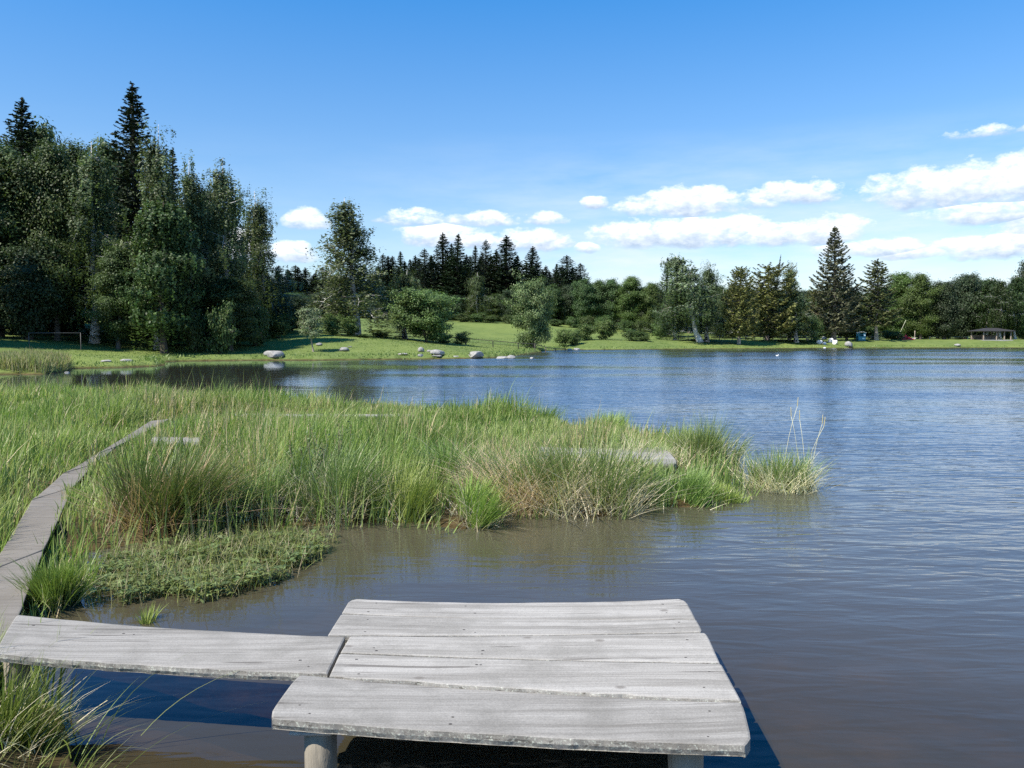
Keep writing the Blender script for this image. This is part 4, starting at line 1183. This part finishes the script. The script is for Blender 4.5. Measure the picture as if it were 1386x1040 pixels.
def rock(seed):
    if seed in _rock: return dup(_rock[seed])
    r = np.random.default_rng(seed)
    bm = bmesh.new(); bmesh.ops.create_icosphere(bm, subdivisions=4, radius=1)
    v = np.array([x.co[:] for x in bm.verts])
    f = np.array([[l.index for l in x.verts] for x in bm.faces]); bm.free()
    for _ in range(9):   # flat fracture faces
        n = r.normal(0, 1, 3); n /= np.linalg.norm(n); k = r.uniform(.55, .85)
        d = v @ n; v = v - np.where(d > k, d - k, 0)[:, None] * n * .85
    v *= 1 + ((fbm(v[:, 0] * 2 + 9, v[:, 1] * 2 + v[:, 2] * 1.3 + 5, 4) - .5) * .22)[:, None]
    a = Acc(); a.add(v, None, f, np.array([.27, .26, .24]))
    o = a.build('boulder', M_STONE)
    _rock[seed] = o
    return o


BG = 'pale boulders scattered along the shore'
for px, py, wpx, hpx, lab, sd, rz in (
        (369, 486, 26, 13, 'large pale boulder at the waterline, farthest left of the shore stones', 1, .3),
        (432, 468, 10, 5, 'small grey boulder on the lawn beside the pale sapling', 2, 1),
        (464, 475.5, 17, 7, 'grey boulder on the lawn right of the pale sapling', 3, 2),
        (473, 470.6, 6, 2, 'tiny pale stone behind the grey lawn boulder', 1, 1),
        (546, 480.5, 14, 3, 'flat pale slab on the grass left of the upright waterline boulders', 2, 0),
        (570, 477, 10, 9, 'upright grey boulder behind the small waterline block', 3, 1),
        (569, 484, 8, 5, 'small pale block at the waterline below the upright grey boulder', 1, 4),
        (581, 477, 9, 4, 'small boulder between the upright grey one and the pointed one', 2, 3),
        (592, 482, 19, 9, 'pointed pale boulder at the waterline in the middle of the stones', 3, .5),
        (591, 486, 14, 3, 'flat stone in the water just below the pointed boulder', 1, .8),
        (617, 485, 12, 3, 'low wet stone between pointed boulder and long smooth boulder', 2, .4),
        (643, 484, 27, 11, 'long smooth pale boulder on the grass tip right of the pointed one', 1, 1.9),
        (679, 485.5, 20, 5, 'low flat rock in the water, left half of the flat pair', 3, 2.3),
        (693, 485.5, 16, 7, 'low flat rock in the water, right half of the flat pair', 2, 1.1),
        (720, 485.5, 8, 3.5, 'single small stone alone in the water right of the flat pair', 1, 2),
        (771, 474, 10, 5, 'pale stone at the shore right of the willow', 3, 1.4),
        (781, 474, 8, 4, 'smaller stone touching pale stone right of the willow', 1, .2),
        (143, 490.5, 14, 4, 'flat grey stone on the low grassy spit, left one', 2, .1),
        (170, 490, 15, 5, 'pale slab on the low grassy spit, right one', 3, .2),
        (90, 505, 6, 4, 'pale stone at the tip of the reed bank', 1, .9),
        (1110, 466, 8, 7, 'white boulder at left of the white heap by big open spruce', 1, .3),
        (1116, 460, 9, 6, 'white boulder at the back of the white heap by big open spruce', 3, 1.3),
        (1117, 467, 6, 5, 'pinkish grey boulder low in the middle of the white heap', 2, .6),
        (1125, 464, 7, 8, 'upright white boulder in the white heap by big open spruce', 3, 2.6),
        (1131, 466.5, 9, 8, 'rightmost white boulder of the white heap, dark shade beside it', 1, 2.),
        (1117, 472.8, 5, 2.5, 'tiny white stone in the water below the white heap', 2, .7),
        (1150, 469.5, 11, 9, 'yellowish boulder at the waterline between white heap and blue hut', 3, .4),
        (1093, 461.5, 6, 4, 'pale stone left of the two white stumps', 1, 1.),
        (1298, 468.5, 10, 4, 'low pale stone on the grass left of the shelter', 2, .4)):
    dd = P(px, py)[1]
    if py < 474 and px > 900:                      # on the sloping lawn: find the ground seen there
        for dd in np.linspace(150, 222, 180):
            w_ = PD(px, py, dd)
            if gz(w_[0], w_[1]) >= w_[2]: break
    elif px < 780:
        for dd in np.linspace(30, 135, 300):
            w_ = PD(px, py, dd)
            if max(0., gz(w_[0], w_[1])) >= w_[2]: break
    w_ = PD(px, py, dd)
    o = rock(sd)
    a_, h_ = wpx / F * dd / 2, hpx / F * dd
    o.scale = (a_ * 1.08, a_ * .85, h_ * .56)
    o.location = (w_[0], w_[1] + a_ * .5, max(gz(w_[0], w_[1]), -.06) + h_ * .30)
    o.rotation_euler = (0, 0, rz)
    tag(o, lab, 'boulder', BG)
white = tint_mat('bleached_stone', .8, 3., .2, .3, .3)
for o in list(sc.objects):
    if o.get('category') == 'boulder' and 'white' in o['label'].split('between')[0].split('stumps')[0] and 'heap' in o['label']:
        o.data = o.data.copy(); o.data.materials[0] = white
        at = o.data.color_attributes['tint']
        at.data.foreach_set('color', np.tile(np.array([.55, .55, .54, 1], np.float32), len(o.data.vertices)))


# ------------------------------------------------------------------ fences
def fence(label, pts, h, rails, post_r, col, step, group='fences around the pond', name='rail_fence'):
    """pts: (px, distance) along the line"""
    w = np.array([PD(a, 460, back(a, b))[:2] for a, b in pts])
    seg = np.linalg.norm(np.diff(w, axis=0), axis=1); tot = np.concatenate([[0], np.cumsum(seg)])
    s = np.linspace(0, tot[-1], max(2, int(tot[-1] / step) + 1))
    xy = np.stack([np.interp(s, tot, w[:, 0]), np.interp(s, tot, w[:, 1])], 1)
    z = ground_z(xy)
    o0 = np.array([xy[0][0], xy[0][1], z[0]])
    t = thing(name, label, 'fence', o0, group)
    for k, (p, zz) in enumerate(zip(xy, z)):
        a = Acc(); x, y, b = p[0] - o0[0], p[1] - o0[1], zz - o0[2]
        hh = h * (1 + .06 * math.sin(k * 2.3))
        tube(a, [[x, y, b - .2], [x, y, b + hh * .5], [x + .03 * math.sin(k), y, b + hh]], post_r, 8, col)
        a.build('post', M_POST, t)
    for f, rr in rails:
        a = Acc()
        tube(a, np.stack([xy[:, 0] - o0[0], xy[:, 1] - o0[1] - post_r - rr * .8, z - o0[2] + h * f], 1), rr, 6, col)
        a.build('rail', M_POST, t)
    return t


fence('thin dark wire fence along the foot of the bright meadow', [(505, 110), (560, 111), (640, 113), (715, 118), (765, 132)], .95, ((.96, .05), (.5, .02)), .07, (.10, .085, .07), 4.)
fence('rail fence with pale posts between the birches and the big open spruce', [(918, 167), (960, 171), (1010, 170), (1060, 173), (1102, 176)], 1.05, ((.88, .05), (.45, .04)), .075, (.24, .21, .17), 2.9)
fence('short dark rail fence on both sides of the bare-trunked spruce', [(1168, 181), (1202, 183)], 1.0, ((.85, .05),), .07, (.2, .18, .15), 2.6)
fence('low pale single-rail fence left of the shelter', [(1258, 192), (1310, 194)], .85, ((.75, .07),), .11, (.33, .33, .27), 4.5)
fr_o = PD(75, 460, 70); fz = gz(fr_o[0], fr_o[1])
fr = thing('goal_frame', 'thin grey pipe frame standing in dark shade under the left wood', 'goal frame', (fr_o[0], fr_o[1], fz))
for nm, p in (('post', [[2.2, 0, -.1], [2.2, 0, 1.4]]), ('post', [[-2.3, 0, -.1], [-2.3, 0, 1.4]]), ('crossbar', [[-2.3, 0, 1.37], [2.2, 0, 1.37]])):
    a = Acc(); tube(a, p, .03, 8, (.07, .066, .062)); a.build(nm, M_PLAIN, fr)

# ------------------------------------------------------------------ small things on the far shore
def at_far(px, d):
    w = PD(px, 460, back(px, d)); return np.array([w[0], w[1], gz(w[0], w[1])])


def solid(parent, name, mat, *boxes, col=(.5, .5, .5)):
    a = Acc()
    for lo, hi in boxes: box(a, lo, hi, col)
    return a.build(name, mat, parent, smooth=False)


# open shelter
o_ = at_far(1341, 183)
sh = thing('shelter', 'open timber shelter with low dark hipped roof on the right shore', 'shelter', o_)
a = Acc()
W, D, E, Hh = 5.1, 4.2, 2.3, 3.05
v = np.array([[-W, -D, E], [W, -D, E], [W, D, E], [-W, D, E], [-1.8, 0, Hh], [1.8, 0, Hh], [-W, -D, E - .14], [W, -D, E - .14], [W, D, E - .14], [-W, D, E - .14]])
a.add(v, [[0, 1, 5, 4], [2, 3, 4, 5], [6, 7, 1, 0], [7, 8, 2, 1], [8, 9, 3, 2], [9, 6, 0, 3], [9, 8, 7, 6]], [[1, 2, 5], [3, 0, 4]], (.04, .037, .036))
a.build('roof', M_PLAIN, sh, smooth=False)
for x in (-4.2, -.2, 2.2, 4.2):
    for y in (-3.3, 3.3):
        a = Acc(); tube(a, [[x, y, -.1], [x, y, E - .142]], .19, 10, (.22, .18, .14)); a.build('post', M_POST, sh)
solid(sh, 'back_wall', M_POST, ((-4.2, 3.02, 0), (4.2, 3.1, 1.25)), col=(.12, .10, .08))
solid(sh, 'bench', M_POST, ((-4.0, -2.6, .42), (1.8, -2.2, .48)), ((-3.8, -2.5, -.05), (-3.6, -2.3, .418)), ((1.4, -2.5, -.05), (1.6, -2.3, .418)), col=(.3, .27, .22))
solid(sh, 'table', M_POST, ((-2.6, -.6, .7), (1.0, .4, .77)), ((-2.3, -.4, -.05), (-2.1, .2, .698)), ((.5, -.4, -.05), (.7, .2, .698)), col=(.25, .22, .18))
solid(sh, 'slab', M_PLAIN, ((-4.6, -3.9, -.3), (4.6, 3.9, .05)), col=(.30, .29, .26))

sh.scale = (.8, .8, .98)
# little blue hut with a white roof
o_ = at_far(1165, 174)
hut = thing('park_hut', 'small blue-green hut with curved white roof behind the yellowish boulder', 'hut', o_)
solid(hut, 'wall', M_PLAIN, ((-.85, -.7, 0), (.9, -.62, 1.0)), ((-.85, .62, 0), (.9, .7, 1.75)), ((.82, -.618, 0), (.9, .618, 1.75)), ((-.85, -.618, 0), (-.77, .618, 1.0)),
      ((.3, -.7, 1.002), (.9, -.62, 1.75)), ((-.85, -.7, 1.002), (-.72, -.62, 1.75)), col=(.02, .16, .22))
solid(hut, 'window', M_PLAIN, ((.42, -.73, 1.05), (.78, -.702, 1.5)), col=(.7, .74, .74))
solid(hut, 'panel', M_PLAIN, ((.05, -.73, .35), (.65, -.702, .62)), col=(.45, .62, .62))
a = Acc(); n = 12; th = np.linspace(.12, math.pi - .12, n)
x = -np.cos(th) * 1.05; z = 1.74 + np.sin(th) * .32
pr = np.concatenate([np.stack([x, np.full(n, yy), z + dz], 1) for yy, dz in ((-.9, .05), (.9, .05), (-.9, 0), (.9, 0))])
k = np.arange(n - 1)
a.add(pr, np.concatenate([np.stack([k, k + 1, n + k + 1, n + k], 1), np.stack([2 * n + k, 3 * n + k, 3 * n + k + 1, 2 * n + k + 1], 1), np.stack([k, 2 * n + k, 2 * n + k + 1, k + 1], 1), np.stack([n + k, n + k + 1, 3 * n + k + 1, 3 * n + k], 1)]), None, (.82, .83, .83))
a.build('roof', M_PLAIN, hut)

# red tent
o_ = at_far(1226, 184)
tent = thing('tent', 'low red tent with a small peak beside the round trimmed-looking bush', 'tent', o_)
a = Acc()
prof = [(-1.5, 0, 1.05), (-1.0, 1.05, .95), (-.35, 1.15, .9), (0, 1.75, .25), (.35, 1.1, .9), (.9, .85, .85), (1.6, .55, .7), (2.1, 0.05, .6)]
ringv = []
for x, h_, w_ in prof:
    ringv += [[x, -w_, -.02], [x, -w_ * .8, h_ * .6], [x, -.05, h_], [x, .05, h_], [x, w_ * .8, h_ * .6], [x, w_, -.02]]
qd = []
for i in range(len(prof) - 1):
    for j in range(5):
        b = i * 6 + j; qd.append([b, b + 6, b + 7, b + 1])
a.add(ringv, qd, None, (.62, .02, .035)); a.build('canopy', M_PLAIN, tent, smooth=False); tent.scale = (.9, .9, .75)
solid(tent, 'door_flap', M_PLAIN, ((1.3, -.95, .35), (2.4, -.9, .62)), col=(.75, .6, .6))
# posts, leaning pole, stumps
def pole(name, label, cat, px, d, top, r_, col, group=None, tip=.0):
    b = at_far(px, d); a = Acc()
    dx = tip
    tube(a, [[0, 0, -.3], [dx * .5, 0, top * .5], [dx, 0, top]], r_, 9, col)
    o = a.build(name, M_POST, None, loc=b)
    return tag(o, label, cat, group)
pole('wooden_post', 'single pale wooden post standing right of the red tent', 'post', 1238, 186, 2.3, .07, (.40, .34, .27))
pole('leaning_pole', 'long pale pole leaning right above the round trimmed-looking bush', 'pole', 1214, 186, 5.0, .055, (.36, .36, .26), None, 2.2)
pole('tree_stump', 'left one of two short pale stumps beside the young yellow-green bush', 'stump', 1098.5, 172, .85, .17, (.55, .48, .36), 'short pale stumps')
pole('tree_stump', 'right, straighter one of two short pale stumps beside the young yellow-green bush', 'stump', 1103, 172, .95, .2, (.52, .44, .33), 'short pale stumps')

# waterfowl far out
def duck(label, px, py, col, s=1.):
    p = P(px, py); t = thing('duck', label, 'duck', (p[0], p[1], 0), 'ducks on the pond')
    bm = bmesh.new(); bmesh.ops.create_uvsphere(bm, u_segments=16, v_segments=10, radius=1)
    v = np.array([x.co[:] for x in bm.verts]); f = [[l.index for l in x.verts] for x in bm.faces]; bm.free()
    b = v * np.array([.30, .14, .12]); b[:, 2] += .06 + np.where(b[:, 0] > 0, .25 * b[:, 0] ** 2, .9 * b[:, 0] ** 2)
    hd = v * np.array([.075, .06, .065]) + np.array([.26, 0, .30])
    a = Acc()
    def ad(x):
        a.add(x * s, [k for k in f if len(k) == 4], [k for k in f if len(k) == 3], col)
    ad(b); 
    tube(a, np.array([[.2, 0, .1], [.25, 0, .2], [.26, 0, .3]]) * s, [.07 * s, .05 * s, .045 * s], 8, col)
    a.build('body', M_PLAIN, t)
    a = Acc(); ad(hd); tube(a, np.array([[.31, 0, .295], [.4, 0, .275]]) * s, [.028 * s, .016 * s], 6, (.4, .28, .05)); a.build('head', M_PLAIN, t)


duck('tiny dark duck swimming far out below the cone-shaped olive conifer', 1002, 482, (.03, .028, .025), .6)
duck('tiny white duck swimming far out, right of the dark one', 1052, 482, (.8, .8, .78), .55)

# ------------------------------------------------------------------ sky, sun, clouds
SUN_EL, SUN_AZ = R(51), R(39)        # azimuth: left, this far behind the camera
sv = Vector((-math.cos(SUN_EL) * math.cos(SUN_AZ), -math.cos(SUN_EL) * math.sin(SUN_AZ), math.sin(SUN_EL)))
sun_d = bpy.data.lights.new('sun', 'SUN'); sun_d.energy = 4.7; sun_d.angle = R(.5); sun_d.color = (1, .94, .84)
sun = bpy.data.objects.new('sun', sun_d); COL.objects.link(sun)
sun.rotation_euler = sv.to_track_quat('Z', 'Y').to_euler(); sun.location = (-40, -20, 60)

wd = bpy.data.worlds.new('World'); sc.world = wd; wd.use_nodes = True
nt = wd.node_tree; nt.nodes.clear()
out = N(nt, 'OutputWorld'); bg = N(nt, 'Background')
sky = N(nt, 'TexSky', sky_type='NISHITA'); sky.sun_disc = False
sky.sun_elevation = SUN_EL; sky.sun_rotation = math.atan2(sv.x, sv.y)
sky.air_density = 1.0; sky.dust_density = .1; sky.ozone_density = 2.5; sky.altitude = 600
hs = N(nt, 'HueSaturation'); hs.inputs['Saturation'].default_value = 1.28; hs.inputs['Value'].default_value = .9
link(nt, sky.outputs[0], hs.inputs['Color'])
tc = N(nt, 'TexCoord'); vec = tc.outputs['Generated']
sx = N(nt, 'SeparateXYZ'); link(nt, vec, sx.inputs[0])
az = math_n(nt, 'ARCTAN2', sx.outputs[0], sx.outputs[1])
el = math_n(nt, 'ARCSINE', sx.outputs[2])
link(nt, math_n(nt, 'MULTIPLY_ADD', math_n(nt, 'MULTIPLY', el, 1.9, clamp=True), .45, 1.02), hs.inputs['Saturation'])
link(nt, ramp(nt, el, (.0, .50), (.14, .62), (.48, .90)), hs.inputs['Value'])
cmb = N(nt, 'CombineXYZ'); link(nt, az, cmb.inputs[0]); link(nt, el, cmb.inputs[1])
ae = cmb.outputs[0]
nA = noise(nt, 1., 7, mapping(nt, ae, (26, 46, 1)), .6)
nB = noise(nt, 1., 4, mapping(nt, ae, (60, 110, 1)), .6)
nw = math_n(nt, 'ADD', math_n(nt, 'MULTIPLY', math_n(nt, 'SUBTRACT', nA, .5), 3.0), math_n(nt, 'MULTIPLY', math_n(nt, 'SUBTRACT', nB, .5), 1.3))
CLD = [(805, 276, 17, 9, 1), (930, 279, 72, 20, 1), (895, 284, 55, 12, .7), (1075, 266, 58, 15, .9), (1040, 274, 34, 10, .6), (1300, 258, 100, 26, 1), (1372, 255, 60, 28, 1), (1350, 290, 70, 16, .8),
       (870, 322, 66, 20, 1), (950, 320, 110, 20, 1), (1040, 322, 80, 16, .95), (1120, 318, 50, 18, .8), (1180, 340, 70, 12, .9), (1250, 344, 60, 8, .7), (1350, 338, 80, 16, .9), (1390, 332, 50, 14, .9),
       (648, 299, 46, 11, .75), (740, 299, 26, 10, .95), (600, 323, 62, 16, 1), (640, 328, 40, 12, .9), (735, 329, 40, 16, 1), (700, 330, 40, 14, .9), (414, 302, 28, 14, .95), (388, 345, 36, 14, 1), (405, 340, 20, 12, .9), (565, 300, 34, 9, .45), (795, 337, 16, 7, .6),
       (1355, 178, 45, 5, .3), (560, 296, 40, 8, .3), (1480, 300, 90, 40, 1), (1600, 330, 140, 30, 1), (250, 340, 120, 26, 1)]
dens = shade = None
for px, py, rx, ry, st_ in CLD:
    r_ = ray(px, py); r_ /= np.linalg.norm(r_)
    a0, e0 = math.atan2(r_[0], r_[1]), math.asin(r_[2])
    dx = math_n(nt, 'MULTIPLY', math_n(nt, 'SUBTRACT', az, a0), F / rx / 1.05)
    dy = math_n(nt, 'MULTIPLY', math_n(nt, 'SUBTRACT', el, e0), F / ry / 1.25)
    dyl = math_n(nt, 'MULTIPLY', dy, -1.7)                       # flat bases
    dym = math_n(nt, 'MAXIMUM', dy, dyl)
    dd = math_n(nt, 'ADD', math_n(nt, 'MULTIPLY', dx, dx), math_n(nt, 'MULTIPLY', dym, dym))
    v = math_n(nt, 'MULTIPLY', math_n(nt, 'SUBTRACT', 1.0, dd), st_)
    v = math_n(nt, 'MAXIMUM', v, -1.2)
    sh_ = math_n(nt, 'MULTIPLY_ADD', dy, .5, .5)
    if dens is None: dens, shade = v, sh_
    else:
        g = math_n(nt, 'GREATER_THAN', v, dens)
        mixv = N(nt, 'Mix'); mixv.data_type = 'FLOAT'
        link(nt, g, mixv.inputs[0]); link(nt, shade, mixv.inputs[2]); link(nt, sh_, mixv.inputs[3])
        shade = mixv.outputs[0]
        dens = math_n(nt, 'MAXIMUM', dens, v)
cl = math_n(nt, 'ADD', dens, nw)
alpha = ramp(nt, math_n(nt, 'MULTIPLY_ADD', cl, .5, .25), (.15, 0.), (.33, .42), (.60, 1.))
# thin veil of high cloud low on the right
veil = noise(nt, 1., 6, mapping(nt, ae, (7, 34, 1), (0, 0, R(-6))), .6)
vm = math_n(nt, 'MULTIPLY', ramp(nt, veil, (.30, 0.), (.68, .9)), math_n(nt, 'MULTIPLY', ramp(nt, el, (.06, 1.), (.25, 0.)), ramp(nt, math_n(nt, 'MULTIPLY_ADD', az, 1., .5), (.3, .2), (.6, 1.))))
sh2 = math_n(nt, 'ADD', shade, math_n(nt, 'MULTIPLY', math_n(nt, 'SUBTRACT', nB, .5), .9))
ccol = ramp(nt, sh2, (.2, (4.4, 5.6, 7.4)), (.52, (7.4, 8.3, 9.3)), (.85, (12., 12., 12.)))
CLOUD_GAIN = .44
cc_ = mixc(nt, 1., ccol, (CLOUD_GAIN, CLOUD_GAIN, CLOUD_GAIN), 'MULTIPLY')
s1 = mixc(nt, vm, hs.outputs[0], (3.4, 3.75, 4.0))
s2 = mixc(nt, alpha, s1, cc_)
link(nt, s2, bg.inputs['Color']); bg.inputs['Strength'].default_value = .15
link(nt, bg.outputs[0], out.inputs[0])

sc.view_settings.view_transform = 'Standard'; sc.view_settings.look = 'None'
sc.view_settings.exposure = .86; sc.view_settings.gamma = 1.
sc.view_settings.use_curve_mapping = False
sc.cycles.max_bounces = 6; sc.cycles.diffuse_bounces = 2; sc.cycles.glossy_bounces = 2
sc.cycles.transparent_max_bounces = 8; sc.cycles.transmission_bounces = 3
sc.cycles.use_denoising = False
